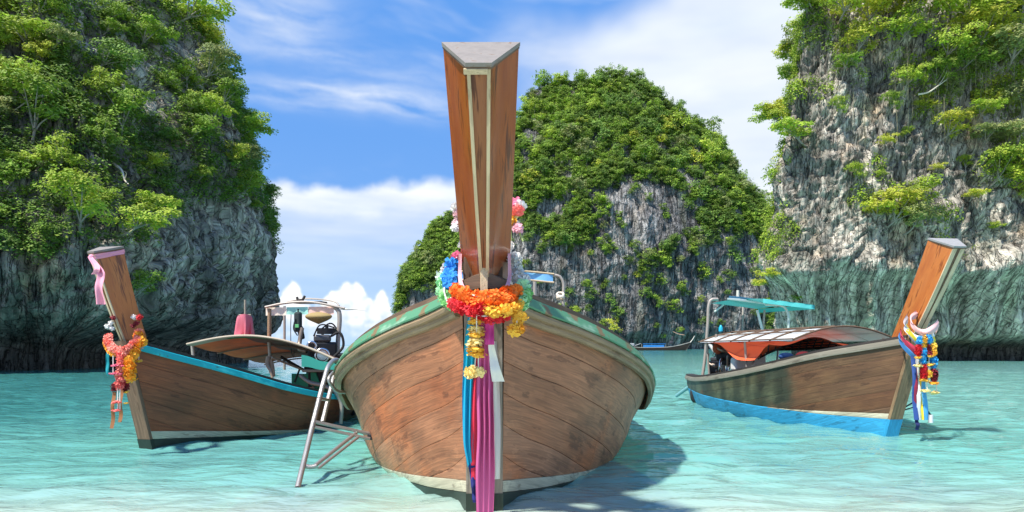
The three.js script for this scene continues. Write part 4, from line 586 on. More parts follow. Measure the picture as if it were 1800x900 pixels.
ribbon('narrow red cloth ribbon with a navy tip beside the magenta ribbon', ribbonShape([[836, 560, 4.12, 4], [835, 650, 4.21, 5], [834, 750, 4.28, 7], [833, 846, 4.345, 5]], 1, 0.010, 3, 8), cloth(0.80, 0.03, 0.07), [ribbonShape([[833, 844, 4.34, 5], [834, 878, 4.37, 4]], 1, 0.008, 4, 6), cloth(0.012, 0.02, 0.14)]);
ribbon('broad magenta pink cloth ribbon reaching from the flowers to the water', ribbonShape([[851, 550, 4.06, 8], [852, 610, 4.10, 12], [852, 680, 4.16, 15], [854, 760, 4.23, 15], [853, 830, 4.29, 17], [852, 904, 4.36, 15]], 3.4, 0.024, 5, 34), cloth(0.60, 0.11, 0.29));
ribbon('magenta sash fold lying over the broad pink ribbon', ribbonShape([[860, 548, 4.02, 7], [861, 606, 4.07, 8]], 1.5, 0.012, 6, 10), cloth(0.60, 0.05, 0.27));
ribbon('long narrow white cloth strip hanging beside the magenta ribbon', ribbonShape([[868, 600, 4.16, 5], [872, 680, 4.23, 6], [873, 760, 4.29, 7], [873, 842, 4.36, 6]], 1, 0.008, 7, 8), cloth(0.80, 0.77, 0.68));
ribbon('short white cloth flap slanting away from the magenta ribbon', ribbonShape([[863, 604, 4.09, 5], [869, 640, 4.12, 8], [876, 671, 4.15, 11]], 0.8, 0.008, 8, 8), cloth(0.82, 0.80, 0.73));
{ // pink cloth collar behind the neck
  const t = thing('neck_scarf', 'thin pale pink cloth band looped round the neck of the tall prow', 'scarf');
  for (const sg of [-1, 1]) part('cloth', ribbonShape([[852 + sg * 43, 446, 4.30, 2.5], [852 + sg * 44, 480, 4.24, 3], [852 + sg * 40, 502, 4.16, 4], [852 + sg * 26, 512, 4.12, 5]], 0.5, 0.004, 30 + sg, 6), cloth(0.85, 0.45, 0.52), t);
}
{ // boarding ladder hooked over the gunwale
  const t = thing('boarding_ladder', 'grey metal boarding ladder hooked over the rim of the largest boat', 'ladder');
  const Lp = (x, y, d) => at(x, y, d);
  part('rail', tube([Lp(607, 668, 6.75), Lp(601, 642, 6.65), Lp(590, 633, 6.5), Lp(578, 643, 6.35), Lp(570, 668, 6.22), Lp(551, 742, 5.95), Lp(537, 800, 5.65), Lp(523, 858, 5.35)], 0.023, 60, 10), steel, t);
  part('rail', tube([Lp(612, 680, 6.95), Lp(606, 655, 6.85), Lp(597, 649, 6.75), Lp(588, 660, 6.65), Lp(580, 690, 6.5), Lp(567, 742, 6.3)], 0.022, 50, 10), steel, t);
  part('hook', tube([Lp(606, 690, 6.75), Lp(588, 684, 6.45), Lp(578, 668, 6.4), Lp(586, 655, 6.5), Lp(602, 652, 6.7)], 0.017, 40, 8), steel, t);
  part('brace', rod(Lp(551, 741, 5.95), Lp(657, 764, 6.2), 0.017, 8), steel, t); part('brace', rod(Lp(550, 750, 5.92), Lp(650, 771, 6.15), 0.015, 8), steel, t);
  part('strut', rod(Lp(626, 761, 6.12), Lp(553, 819, 5.62), 0.017, 8), steel, t); part('strut', rod(Lp(630, 768, 6.10), Lp(560, 823, 5.6), 0.013, 8), steel, t);
  part('rung', tube([Lp(533, 818, 5.57), Lp(545, 821, 5.58), Lp(556, 819, 5.6)], 0.020, 10, 8), steel, t);
  part('rung', rod(Lp(560, 700, 6.08), Lp(577, 703, 6.4), 0.015, 8), steel, t); part('clamp', box(0.06, 0.05, 0.05, 0.008, Lp(652, 768, 6.17)), blackIron, t);
}

// ---------------------------------------------------------------- the boat with the pink scarf, and the one with the blue bottom
function engineOn(root, place, s = 1, parentName = 'engine') {        // a car engine on its pivot, with a long shaft: block, head, filter, pulley, pipes
  const G = (g) => g.applyMatrix4(new THREE.Matrix4().makeRotationY(0.5).setPosition(0, 0, 0)).scale(s, s, s).translate(place.x, place.y, place.z);
  const e = part(parentName, G(join([box(0.34, 0.26, 0.30, 0.03), box(0.28, 0.08, 0.26, 0.02, V(0, -0.16, 0)), ...[0, 1, 2, 3].map((i) => new THREE.CylinderGeometry(0.035, 0.035, 0.10, 8).rotateZ(1.57).translate(0.19, -0.04, -0.11 + i * 0.073))])), blackIron, root);
  part('valve_cover', G(join([box(0.20, 0.09, 0.30, 0.03, V(0, 0.17, 0)), ...[0, 1, 2].map((i) => new THREE.CylinderGeometry(0.016, 0.016, 0.03, 6).translate(0, 0.225, -0.1 + i * 0.1))])), std(0.10, 0.10, 0.105, { metalness: 0.6, roughness: 0.35 }), e);
  part('air_filter', G(join([new THREE.CylinderGeometry(0.115, 0.115, 0.07, 16).translate(0.05, 0.26, 0.02), new THREE.CylinderGeometry(0.02, 0.02, 0.05, 8).translate(0.05, 0.31, 0.02)])), blackIron, e);
  part('pulley', G(join([new THREE.TorusGeometry(0.075, 0.018, 8, 18).translate(0, -0.03, 0.185), new THREE.CylinderGeometry(0.06, 0.06, 0.03, 14).rotateX(1.57).translate(0, -0.03, 0.18), new THREE.TorusGeometry(0.05, 0.014, 8, 14).translate(-0.12, 0.08, 0.18)])), chrome, e);
  part('exhaust_pipe', G(join([tube([V(-0.18, 0.02, 0.1), V(-0.26, 0.04, 0.05), V(-0.27, 0.10, -0.05), V(-0.24, 0.30, -0.08)], 0.026, 16, 8), ...[0, 1, 2].map((i) => tube([V(-0.15, 0.05, 0.1 - i * 0.09), V(-0.22, 0.05, 0.09 - i * 0.09), V(-0.25, 0.07, 0.02 - i * 0.03)], 0.018, 8, 6))])), std(0.35, 0.28, 0.22, { metalness: 0.8, roughness: 0.5 }), e);
  part('hose', G(join([tube([V(0.1, 0.2, 0.15), V(0.2, 0.24, 0.2), V(0.24, 0.08, 0.2), V(0.12, -0.06, 0.2)], 0.016, 20, 6)])), rubber, e); part('hose', G(join([tube([V(-0.05, 0.26, -0.1), V(0.1, 0.36, -0.15), V(0.22, 0.2, -0.12)], 0.010, 16, 6)])), rubber, e); part('hose', G(join([tube([V(-0.1, 0.2, 0.12), V(-0.02, 0.33, 0.2), V(0.14, 0.30, 0.16)], 0.009, 16, 6)])), rubber, e);
  part('engine_frame', G(join([box(0.46, 0.035, 0.04, 0.008, V(0, -0.21, 0.14)), box(0.46, 0.035, 0.04, 0.008, V(0, -0.21, -0.14)), rod(V(0.16, -0.2, 0), V(0.16, -0.5, 0), 0.025), rod(V(-0.16, -0.2, 0), V(-0.1, -0.5, 0), 0.025), rod(V(-0.2, -0.21, 0.1), V(-0.55, -0.05, 0.35), 0.014)])), pipe, e);
  return e;
}
const sideTeak = std(0.70, 0.25, 0.06, { map: teakMap, roughness: 0.45, clearcoat: 0.35, clearcoatRoughness: 0.25 });
const hullWear = (o, base) => (x, y, z) => { const big = fbm(x * 1.3 + o, y * 1.5, z * 1.0, 4), fine = fbm(x * 5 + o, y * 6, z * 5, 3); let c = mixc(base, [0.80, 0.50, 0.34], 0.9 * smooth(0, 0.3, big + 0.3 * fine)); c = mixc(c, [0.36, 0.30, 0.25], 0.85 * smooth(0.02, 0.3, fbm(x * 1.4 + 5 + o, y * 2.2, z * 1.1, 4) + 0.3 * fine)); return c; };
const scarfBoat = thing('longtail_boat', 'wooden boat with turquoise rim and a pink scarf on its prow', 'boat', V(-3.92, 0, -7.33), -0.245); scarfBoat.updateMatrixWorld(true);
const SL = (px, py, d) => scarfBoat.worldToLocal(at(px, py, d));
makeHull(scarfBoat, {
  seed: 21, lean: -0.10, stem: 0.075, rake: 0.20, rakeRun: 1.6, strakes: 6, board: 0.20, widen: 0.16, bulge: 0.03, stemTop: 1.15, stemWide: 1.0, stemFront: 0.04, stemBottom: true, stemMat: std(0.34, 0.20, 0.125, { map: weathered, bumpMap: weatheredBump, bumpScale: 0.004, roughness: 0.65 }),
  rows: [[0, 0.085, 1.13, 0.075, -0.28, 0.185, 0.10], [0.3, 0.27, 1.0, 0.20, -0.30, 0.155, 0.075], [0.6, 0.46, 0.88, 0.33, -0.31, 0.12, 0.05], [0.9, 0.64, 0.76, 0.47, -0.32, 0.085, 0.03], [1.3, 0.84, 0.61, 0.66, -0.32, 0.05, 0.0], [1.75, 0.95, 0.50, 0.80, -0.32, 0.01, -0.04], [2.4, 0.95, 0.41, 0.82, -0.32, -0.02, -0.08], [3.3, 0.80, 0.36, 0.70, -0.32, -0.04, -0.1], [4.3, 0.46, 0.36, 0.38, -0.3, -0.04, -0.1]],
  stripeMat: creamPaint, bottomMat: greenBottom, stripeEnd: 1.9, colour: hullWear(3, [0.62, 0.46, 0.38]), joints: (k) => [[2.4], [1.7, 3.2], [2.1]][k] ?? [],
  rails: [{ name: 'gunwale', mat: chipTeal, from: 0.03, profile: [[-0.02, -0.055], [0.026, -0.055], [0.032, -0.045], [0.030, 0.010], [0.02, 0.018], [-0.02, 0.018]] }, { name: 'gunwale_board', mat: darkBoard, from: 0.03, profile: [[-0.10, 0.020], [0.006, 0.0185], [0.006, 0.052], [-0.10, 0.056]] }],
  deckDrop: 0.30,
});
const scarfProw = makeProw(scarfBoat, { lean: -0.135, base: [1.02, 0.13], top: [2.05, 0.46], front: [0.022, 0.035], back: [0.105, 0.15], deep: [0.20, 0.27], strip: 0.018, curve: 0.02, hollow: 0.008, mat: sideTeak });
{
  // barrel roof seen from under its front edge
  const P0 = (u) => { const k = u < 0.40 ? u / 0.40 : (u - 0.40) / 0.60, x = u < 0.40 ? lerp(330, 432, k) : lerp(432, 602, k), y = u < 0.40 ? 607 - 15 * Math.sin(k * 1.5708) : 592 + 48 * Math.pow(k, 1.9); return SL(x, y, lerp(9.4, 8.95, u)); };
  const roofAt = (u, v) => { const a = P0(u), b = a.clone(); b.z -= v * 1.75; b.y -= 0.30 * v; b.x += 0.02 * v; return b; };
  const roofMat = std(1, 1, 1, { map: texture(256, (u, v) => { const n = 0.85 + 0.2 * tfbm(u * 8, v * 8, 8, 8, 4, 0.6, 3); const c = v < 0.06 ? (u > 0.25 && u < 0.72 ? [0.10, 0.52, 0.22] : [0.75, 0.70, 0.62]) : u < 0.36 ? (v < 0.7 ? [0.97, 0.40, 0.06] : [0.70, 0.25, 0.08]) : u < 0.44 ? [0.48, 0.20, 0.12] : [0.42, 0.27, 0.18]; return c.map((q) => q * n); }, true), roughness: 0.75 });
  const roof = part('awning', grid(40, 14, (u, v) => { const p = roofAt(u, v); return [p.x, p.y + 0.008 * Math.sin(v * 20 + u * 3), p.z, u, v]; }), roofMat, scarfBoat, 'low arched cloth awning with an orange patch');
  part('edge_pole', tube([...Array(17)].map((_, i) => roofAt(i / 16, -0.01).add(V(0, 0.012, 0))), 0.017, 60, 7), std(0.72, 0.62, 0.48, { map: weathered, roughness: 0.7 }), roof);
  for (const v of [0.35, 0.7, 1]) part('roof_rib', tube([...Array(13)].map((_, i) => roofAt(i / 12, v).add(V(0, -0.014, 0))), 0.012, 40, 6), brownBoard, roof);
  part('side_panel', grid(10, 3, (u, v) => { const p = SL(lerp(530, 592, u), lerp(lerp(624, 645, v), lerp(641, 652, v), u), lerp(9.0, 8.94, u)); return [p.x, p.y + 0.01 * Math.sin(u * 9), p.z, u, v]; }), cloth(0.03, 0.30, 0.24), roof);
  for (const [x, y0, y1, d] of [[473, 600, 655, 9.6], [590, 640, 690, 9.3], [338, 606, 640, 9.5]]) part('awning_post', rod(SL(x, y0, d), SL(x + 3, y1, d), 0.024), pipe, roof);
  part('cloth_bundle', join([tube([SL(472, 628, 9.5), SL(470, 640, 9.45), SL(476, 652, 9.4), SL(479, 664, 9.4)], 0.035, 14, 8, 0.02), tube([SL(476, 632, 9.5), SL(480, 648, 9.5), SL(482, 662, 9.5)], 0.03, 12, 8, 0.015)]), cloth(0.48, 0.36, 0.26), roof);
  // high awning over the engine
  const d = 10.1, A = (u, v) => { const a = SL(lerp(468, 588, u), lerp(543, 541, u) - 8 * Math.sin(Math.PI * clamp(u * 1.05)) * v, d); a.z -= v * 1.1; return a; };
  const hi = part('stern_awning', grid(24, 8, (u, v) => { const p = A(u, v); return [p.x, p.y + 0.010 * Math.sin(u * 17 + v * 5), p.z, u, v]; }), cloth(0.75, 0.70, 0.62), scarfBoat, 'small faded cloth awning over the engine');
  const val = (u0, u1, drop, c, sag = 0) => part('valance', grid(10, 3, (u, v) => { const p = A(lerp(u0, u1, u), 0); return [p.x, p.y + 0.02 - v * (drop + sag * Math.sin(Math.PI * u)), p.z + 0.01 + 0.008 * Math.sin(u * 14), u, v]; }), c, hi);
  val(0, 0.30, 0.12, cloth(0.85, 0.75, 0.62)); val(0.302, 0.62, 0.11, cloth(0.40, 0.78, 0.66)); val(0.622, 1.0, 0.12, cloth(0.86, 0.58, 0.50));
  part('hanging_sack', grid(14, 10, (u, v) => { const a = u * 6.283, k = Math.sin(Math.PI * Math.pow(v, 0.7)), p = SL(560 + Math.cos(a) * 24 * k, 548 + v * 22, d + Math.sin(a) * 0.15 * k); return [p.x, p.y, p.z, u, v]; }), cloth(0.34, 0.25, 0.10), hi);
  part('edge_pole', tube([SL(466, 540, d - 0.04), SL(500, 533, d - 0.04), SL(545, 531, d - 0.04), SL(606, 542, d - 0.04)], 0.018, 20, 7), pipe, hi); part('edge_pole', tube([SL(505, 530, d + 1), SL(540, 525, d + 1), SL(590, 531, d + 1), SL(596, 538, d + 0.9)], 0.014, 20, 7), pipe, hi);
  part('support_pipe', tube([SL(588, 540, d), SL(595, 546, d), SL(597, 560, d), SL(594, 600, d), SL(592, 660, d), SL(591, 700, d)], 0.034, 30, 9), pipe, hi); part('support_pipe', rod(SL(474, 543, d), SL(473, 612, d), 0.030), tanWood, hi); part('support_pipe', rod(SL(500, 538, d + 1.1), SL(500, 650, d + 1.1), 0.022), pipe, hi);
  part('bird_ornament', join([box(0.10, 0.05, 0.06, 0.02, SL(528, 528, d + 0.6)), rod(SL(524, 530, d + 0.6), SL(522, 522, d + 0.6), 0.02), rod(SL(531, 529, d + 0.6), SL(536, 520, d + 0.6), 0.02), box(0.5, 0.03, 0.2, 0.01, SL(545, 532, d + 0.6))]), darkBoard, hi);
  const bag = part('hanging_bag', join([box(0.11, 0.30, 0.09, 0.035, SL(524, 566, d - 0.05)), box(0.09, 0.2, 0.06, 0.03, SL(529, 585, d - 0.05), [0, 0, 0.2]), tube([SL(519, 560, d - 0.1), SL(516, 578, d - 0.12), SL(523, 590, d - 0.1)], 0.010, 12, 6), tube([SL(524, 552, d - 0.05), SL(524, 543, d - 0.05)], 0.012, 4, 6)]), cloth(0.025, 0.04, 0.04), hi);
  part('bag_label', box(0.06, 0.05, 0.01, 0.004, SL(522, 573, d - 0.115)), cloth(0.12, 0.45, 0.18), bag);
  part('cord', tube([SL(512, 545, d), SL(511, 580, d), SL(513, 622, d), SL(516, 628, d), SL(517, 618, d)], 0.006, 20, 5), rubber, hi);
  const en = engineOn(scarfBoat, SL(567, 620, 10.0), 1.22); part('engine_frame', join([rod(SL(545, 640, 9.9), SL(545, 680, 9.9), 0.03), rod(SL(585, 640, 9.9), SL(588, 690, 9.9), 0.03), box(0.42, 0.05, 0.3, 0.01, SL(566, 645, 10)), box(0.40, 0.22, 0.26, 0.04, SL(566, 662, 10)), rod(SL(493, 627, 9.8), SL(533, 650, 9.9), 0.022), rod(SL(527, 648, 9.8), SL(518, 672, 9.8), 0.014)]), blackIron, en); part('tiller', rod(SL(556, 590, 10), SL(555, 612, 10), 0.018), tanWood, en);
  part('stern_panel', join([box(0.9, 0.25, 0.03, 0.01, SL(560, 672, 10.2)), box(0.3, 0.2, 0.03, 0.01, SL(543, 668, 9.9), [0, 0, 0.4])]), cloth(0.03, 0.28, 0.16), scarfBoat);
  part('hose', tube([SL(528, 660, 9.6), SL(545, 672, 9.5), SL(570, 678, 9.4), SL(590, 690, 9.3), SL(600, 710, 9.3), SL(599, 745, 9.3)], 0.028, 30, 8), pipe, scarfBoat); part('hose', tube([SL(608, 700, 10.2), SL(618, 708, 10.2), SL(621, 730, 10.2)], 0.025, 16, 8), rubber, scarfBoat);
  part('stern_post', rod(SL(572, 690, 9.7), SL(573, 745, 9.7), 0.04), brownBoard, scarfBoat);
}
{ // a shirt hung to dry on a short frame on top of the awning
  const t = thing('draped_cloth', 'faded red shirt draped over a short post on the low arched awning', 'cloth'), d = 9.6, Q = (x, y, z = 0) => at(x, y, d + z);
  part('cloth', grid(26, 12, (u, v) => { const a = (u - 0.5) * 2, fold = 0.05 * Math.sin(u * 15 + 1.4 * Math.sin(u * 6 + v * 2)) * v, w = lerp(14.5, 17.5, Math.pow(v, 1.6)) * (1 - 0.22 * Math.exp(-v * 12)), p = Q(430 + a * w, 552 + 2.5 * a * a + v * (36 + 6 * Math.abs(a)), 0.12 * a * a - 0.06 * (1 - v)); return [p.x, p.y, p.z + fold, u, v]; }), cloth(0.62, 0.16, 0.22), t);
  part('post', join([rod(Q(431, 527, 0.05), Q(431, 596, 0.05), 0.016), rod(Q(420, 554, 0.02), Q(441, 554, 0.02), 0.014), rod(Q(418, 570, 0.08), Q(418, 600, 0.08), 0.012), rod(Q(444, 570, 0.08), Q(444, 600, 0.08), 0.012)]), greyWood, t);
}
{ // scarf, garlands and hanging boards of that prow
  const d0 = 6.85, A = (x, y, d = d0) => at(x, y, d);
  const t = thing('scarf', 'pale pink scarf tied round the top of the small prow against the cliff', 'scarf'), pink = cloth(0.88, 0.36, 0.46);
  const band = (pts, w) => { const cv = new THREE.CatmullRomCurve3(pts); return grid(30, 4, (u, v) => { const p = cv.getPointAt(u); return [p.x, p.y + (v - 0.5) * w, p.z + 0.01 * Math.sin(v * 9 + u * 20), u * 2, v * 0.2]; }); };
  const ring = (x, q) => scarfBoat.localToWorld(scarfProw.at3(0.965, x, q)), k = scarfProw.K(1) + 0.006, fr = scarfProw.F(1) + 0.006, dp = scarfProw.D(1), nose = ring(0, -0.016);
  part('band', band([ring(k, dp), ring(lerp(k, fr, 0.5) + 0.006, dp / 2), ring(fr, -0.006), nose, ring(-fr, -0.006), ring(-lerp(k, fr, 0.5) - 0.006, dp / 2), ring(-k, dp), ring(0, dp + 0.008), ring(k, dp)], 0.05), pink, t);
  part('tail', ribbonShape([[frameOf(nose)[0], frameOf(nose)[1], -nose.z - 0.02, 4], [177, 482, 6.70, 7], [175, 505, 6.70, 7], [178, 535, 6.70, 9]], 1.2, 0.02, 51, 12), pink, t); part('tail', ribbonShape([[frameOf(nose)[0] - 1, frameOf(nose)[1], -nose.z - 0.02, 3], [172, 472, 6.70, 5], [166, 482, 6.70, 6]], 1, 0.01, 52, 8), pink, t); part('knot', new THREE.IcosahedronGeometry(0.03, 1).translate(...nose.toArray()), pink, t);
  let g = garland('flower_garland', 'pink flower garland looped low round the prow with the pink scarf', 'garland');
  stringFlowers(g, [A(191, 588, 6.98), A(190, 602, 6.9), A(203, 613, 6.82), A(214, 618, 6.78), A(224, 612, 6.8), A(238, 600, 6.88), A(245, 582, 7.0)], 0.036, F.salmon, 0.75, blooms, 'flower', 0.6); stringFlowers(g, [A(212, 618, 6.78), A(211, 640, 6.77), A(210, 662, 6.77), A(209, 684, 6.77)], 0.034, [F.coral, F.salmon, F.coral], 0.75, blooms, 'flower', 0.7);
  stringFlowers(g, [A(197, 642, 6.76), A(206, 642, 6.74), A(217, 643, 6.76)], 0.026, F.pink, 1.1, discs); stringFlowers(g, [A(193, 657, 6.76), A(203, 657, 6.74), A(214, 657, 6.76)], 0.026, F.pink, 1.1, discs); stringFlowers(g, [A(199, 708, 6.76), A(205, 706, 6.74), A(211, 708, 6.76)], 0.028, F.coral, 1.0, discs); stringFlowers(g, [A(199, 721, 6.76), A(205, 722, 6.74), A(211, 721, 6.76)], 0.026, F.coral, 1.0, discs);
  part('cord', join([rod(A(199, 625, 6.77), A(199, 657, 6.77), 0.005, 5), rod(A(207, 680, 6.76), A(207, 722, 6.76), 0.006, 5), rod(A(211, 684, 6.76), A(211, 722, 6.76), 0.005, 5)]), cordMat, g);
  g = garland('flower_garland', 'thick golden yellow flower garland hanging beside the pink one', 'garland');
  stringFlowers(g, [A(187, 598, 6.96), A(190, 614, 6.90), A(200, 622, 6.86)], 0.028, F.amber, 0.9); stringFlowers(g, [A(246, 588, 6.98), A(242, 605, 6.90), A(232, 620, 6.84), A(228, 640, 6.80), A(227, 664, 6.80)], 0.050, F.amber, 0.6, blooms, 'flower', 0.8); stringFlowers(g, [A(222, 625, 6.84), A(224, 650, 6.80), A(229, 668, 6.80)], 0.034, F.yellow, 0.8, blooms, 'flower', 0.7); part('cord', tube([A(243, 605, 6.9), A(244, 634, 6.9)], 0.005, 4, 5), cordMat, g); stringFlowers(g, [A(240, 635, 6.9), A(248, 634, 6.9)], 0.028, F.yellow, 0.9, discs); stringFlowers(g, [A(220, 690, 6.8), A(224, 688, 6.8)], 0.022, F.yellow, 1.1, discs); stringFlowers(g, [A(219, 709, 6.8), A(225, 708, 6.8)], 0.022, F.yellow, 1.1, discs);
  g = garland('flower_garland', 'maroon red flower tuft hanging under the pink and yellow garlands', 'garland'); stringFlowers(g, [A(201, 676, 6.86), A(202, 688, 6.86)], 0.032, F.maroon, 0.9); stringFlowers(g, [A(220, 672, 6.88), A(219, 686, 6.88)], 0.036, F.maroon, 0.8);
  g = garland('flower_spray', 'white and red flowers tucked behind the small prow with the scarf', 'flowers'); for (const [x, y, r, m] of [[190, 573, 0.032, F.white], [195, 567, 0.028, F.white], [199, 558, 0.028, F.maroon], [197, 577, 0.026, F.white], [236, 557, 0.030, F.white], [245, 557, 0.034, F.red], [240, 567, 0.030, F.maroon], [234, 572, 0.026, F.maroon]]) { const f = part('flower', blooms[0], m, g); f.position.copy(A(x, y, 7.08)); f.scale.setScalar(r); f.rotation.y = x; }
  ribbon('thin blue green ribbon behind the pink and yellow garlands', ribbonShape([[192, 615, 7.0, 3], [188, 640, 6.98, 3], [190, 660, 6.96, 2]], 1, 0.006, 61, 6), cloth(0.0, 0.25, 0.30));
  for (const [x0, y0, x1, y1, l] of [[200, 690, 197, 753, 'longer brown hanging strap beneath the pink garland'], [213, 685, 211, 742, 'shorter brown hanging strap beneath the pink garland']]) ribbon(l, ribbonShape([[x0, y0, 6.84, 3.5], [(x0 + x1) / 2, (y0 + y1) / 2, 6.83, 3.5], [x1, y1, 6.82, 3.5]], 0.5, 0.005, 70 + x0, 6), cloth(0.28, 0.11, 0.04));
}

const blueBoat = thing('longtail_boat', 'wooden boat with bright blue bottom paint and grid roof', 'boat', V(4.74, 0, -8.53), 0.149); blueBoat.updateMatrixWorld(true);
const BL = (px, py, d) => blueBoat.worldToLocal(at(px, py, d));
makeHull(blueBoat, {
  seed: 31, lean: 0.15, stem: 0.08, rake: 0.20, rakeRun: 1.8, strakes: 6, board: 0.215, widen: 0.05, bulge: 0.03, stemTop: 1.22, stemFront: 0.05, stemBottom: true, stemMat: std(0.40, 0.27, 0.15, { map: weathered, bumpMap: weatheredBump, bumpScale: 0.004, roughness: 0.65 }),
  rows: [[0, 0.09, 1.20, 0.08, -0.25, 0.255, 0.185], [0.35, 0.40, 1.10, 0.28, -0.3, 0.24, 0.185], [0.7, 0.64, 1.01, 0.50, -0.3, 0.228, 0.188], [1.2, 0.82, 0.88, 0.68, -0.3, 0.212, 0.20], [1.7, 0.90, 0.78, 0.78, -0.3, 0.21, 0.205], [2.6, 0.93, 0.65, 0.82, -0.3, 0.22, 0.215], [3.6, 0.86, 0.55, 0.76, -0.3, 0.235, 0.23], [4.4, 0.70, 0.51, 0.58, -0.3, 0.25, 0.24], [5.2, 0.48, 0.50, 0.36, -0.28, 0.26, 0.25]],
  stripeMat: creamPaint, bottomMat: blueBottom, stripeEnd: 1.5, joints: (k) => [[1.5, 3.4], [1.2, 3.0], [1.6, 3.8], [1.3]][k] ?? [],
  colour: (x, y, z) => { const s = -z, fine = fbm(x * 5, y * 6, z * 5, 3), streak = fbm(z * 3.2, y * 0.8, x, 4); let c = mixc([0.29, 0.33, 0.30], [0.38, 0.46, 0.41], smooth(-0.2, 0.4, fine)); c = mixc(c, mixc([0.07, 0.22, 0.26], [0.25, 0.68, 0.78], smooth(-0.2, 0.45, streak + 0.4 * fine)), 0.92 * smooth(0.95, 1.08, s + 0.15 * fine)); c = mixc(c, [0.35, 0.36, 0.32], 0.7 * smooth(0.1, 0.35, fbm(x + 3, y * 2.2, z * 1.3, 4))); return c; },
  rails: [{ name: 'gunwale', mat: std(0.46, 0.40, 0.32, { map: weathered, roughness: 0.7 }), from: 0.02, profile: [[-0.03, -0.07], [0.024, -0.07], [0.030, -0.05], [0.028, 0.006], [-0.03, 0.010]] }, { name: 'gunwale_board', mat: darkBoard, from: 0.02, profile: [[-0.12, 0.012], [0.012, 0.0108], [0.010, 0.040], [-0.12, 0.045]] }],
  deckDrop: 0.30,
});
makeProw(blueBoat, { lean: 0.15, base: [1.10, 0.18], top: [2.24, 0.72], front: [0.055, 0.075], back: [0.125, 0.19], deep: [0.24, 0.30], strip: 0.052, curve: 0.015, hollow: 0.006, panelMat: brownBoard, capMat: std(1, 0.99, 0.97, { map: capMap, roughness: 0.7 }), mat: sideTeak });
{
  // arched grid roof of poles with pale sheeting and an orange net under it
  const R = (u, v) => { const f = Math.sin(Math.PI * clamp(lerp(0.06, 0.92, u))), p = BL(lerp(lerp(1272, 1300, v), lerp(1545, 1480, v), u), lerp(lerp(588, 590, u) - 4, 584, v) + 0 - 22 * f * (1 - 0.15 * v), lerp(9.6, 12.6, v)); return p; };
  const roofP = (u, v) => { const x = lerp(4.05, 5.6, u), s = v, yTop = 1.09 + 0.27 * Math.sin(Math.PI * lerp(0.10, 0.90, u)); return BL(0, 0, 1).set(0, 0, 0).add(V(lerp(-0.80, 0.78, u), yTop - 0.02 * s, -lerp(0.85, 3.9, s))); };
  const sheet = std(0.72, 0.76, 0.72, { roughness: 0.55, transmission: 0.35, thickness: 0, bumpMap: weave, bumpScale: 0.002 });
  const roof = part('roof_sheet', grid(30, 20, (u, v) => { const p = roofP(u, v); return [p.x, p.y - 0.012 * Math.abs(Math.sin(u * 12.6)) * Math.abs(Math.sin(v * 15.7)), p.z, u * 2, v * 3]; }), sheet, blueBoat, 'pale sheet roof on a grid of poles');
  for (let k = 0; k <= 5; k++) part('roof_pole', tube([...Array(13)].map((_, i) => roofP(i / 12, k / 5).add(V(0, 0.012, 0))), 0.013, 40, 6), brownBoard, roof);
  for (let k = 0; k <= 5; k++) part('roof_pole', tube([0, 0.5, 1].map((v) => roofP(k / 5, v).add(V(0, 0.022, 0))), 0.012, 16, 6), brownBoard, roof);
  const netP = (u, v) => roofP(lerp(0.05, 0.95, u), lerp(0.25, 1, v)).add(V(0, -0.09 - 0.20 * Math.exp(-u * 5) * smooth(0, 0.2, v) * smooth(0.75, 0.4, v) - 0.16 * Math.sin(Math.PI * u) * Math.sin(Math.PI * lerp(0.2, 0.9, v)) - 0.05 * Math.sin(u * 9 + v * 5), 0));
  const tarp = part('orange_sheet', grid(30, 16, (u, v) => { const p = netP(u, v); return [p.x, p.y + 0.012, p.z, u * 2, v * 2]; }), cloth(0.72, 0.11, 0.035), roof);
  const cords = []; for (let k = -12; k <= 14; k++) for (const dg of [1, -1]) { const pts = []; for (let i = 0; i <= 10; i++) { const v = i / 10, u = k / 13 + dg * v * 0.8 + (dg < 0 ? 0.6 : 0); if (u >= 0 && u <= 1) pts.push(netP(u, v).add(V(0, -0.012, 0))); } if (pts.length > 1) cords.push(tube(pts, 0.010, pts.length * 2, 4)); } part('net', join(cords), rubber, tarp);
  for (const [u, v] of [[0.06, 0.5], [0.06, 0.96], [0.94, 0.05], [0.94, 0.96]]) { const p = roofP(u, v); part('roof_post', rod(p, V(p.x * 0.9, 0.35, p.z), 0.020), pipe, roof); }
  part('bundle', join([0, 1, 2].map((i) => new THREE.IcosahedronGeometry(0.09, 2).scale(1.3, 0.7, 1).translate(-0.45 + i * 0.12, 0.96 - i * 0.02, -1.15 - i * 0.1))), cloth(0.45, 0.04, 0.05), blueBoat); part('bundle', new THREE.IcosahedronGeometry(0.08, 2).scale(1.4, 0.7, 1).translate(-0.60, 0.95, -1.35), cloth(0.02, 0.07, 0.22), blueBoat);
  // teal awning at the stern
  const d = 12.9, T = (u, v) => { const p = BL(lerp(1250, 1332, u), lerp(533, 543, u), d); p.add(V(v * 0.34, 0.03 * Math.sin(v * 3.1), v * 1.3)); return p; };
  const aw = part('stern_awning', grid(20, 12, (u, v) => { const p = T(u, v); return [p.x, p.y - 0.03 * Math.sin(Math.PI * u) * Math.sin(Math.PI * v), p.z, u * 2, v * 2]; }), cloth(0.05, 0.52, 0.50, { transmission: 0.25, thickness: 0 }), blueBoat, 'teal cloth awning over the stern');
  part('valance', grid(24, 3, (u, v) => { const p = T(0, 0).lerp(T(1, 0), 0).lerp(T(0, 1), 0); const q = u < 0.5 ? T(0, 1).lerp(T(1, 1), u * 2) : T(1, 1).lerp(T(1, 0), u * 2 - 1); return [q.x, q.y - v * 0.075, q.z + 0.01 * Math.sin(u * 40), u, v]; }), cloth(0.10, 0.58, 0.55), aw);
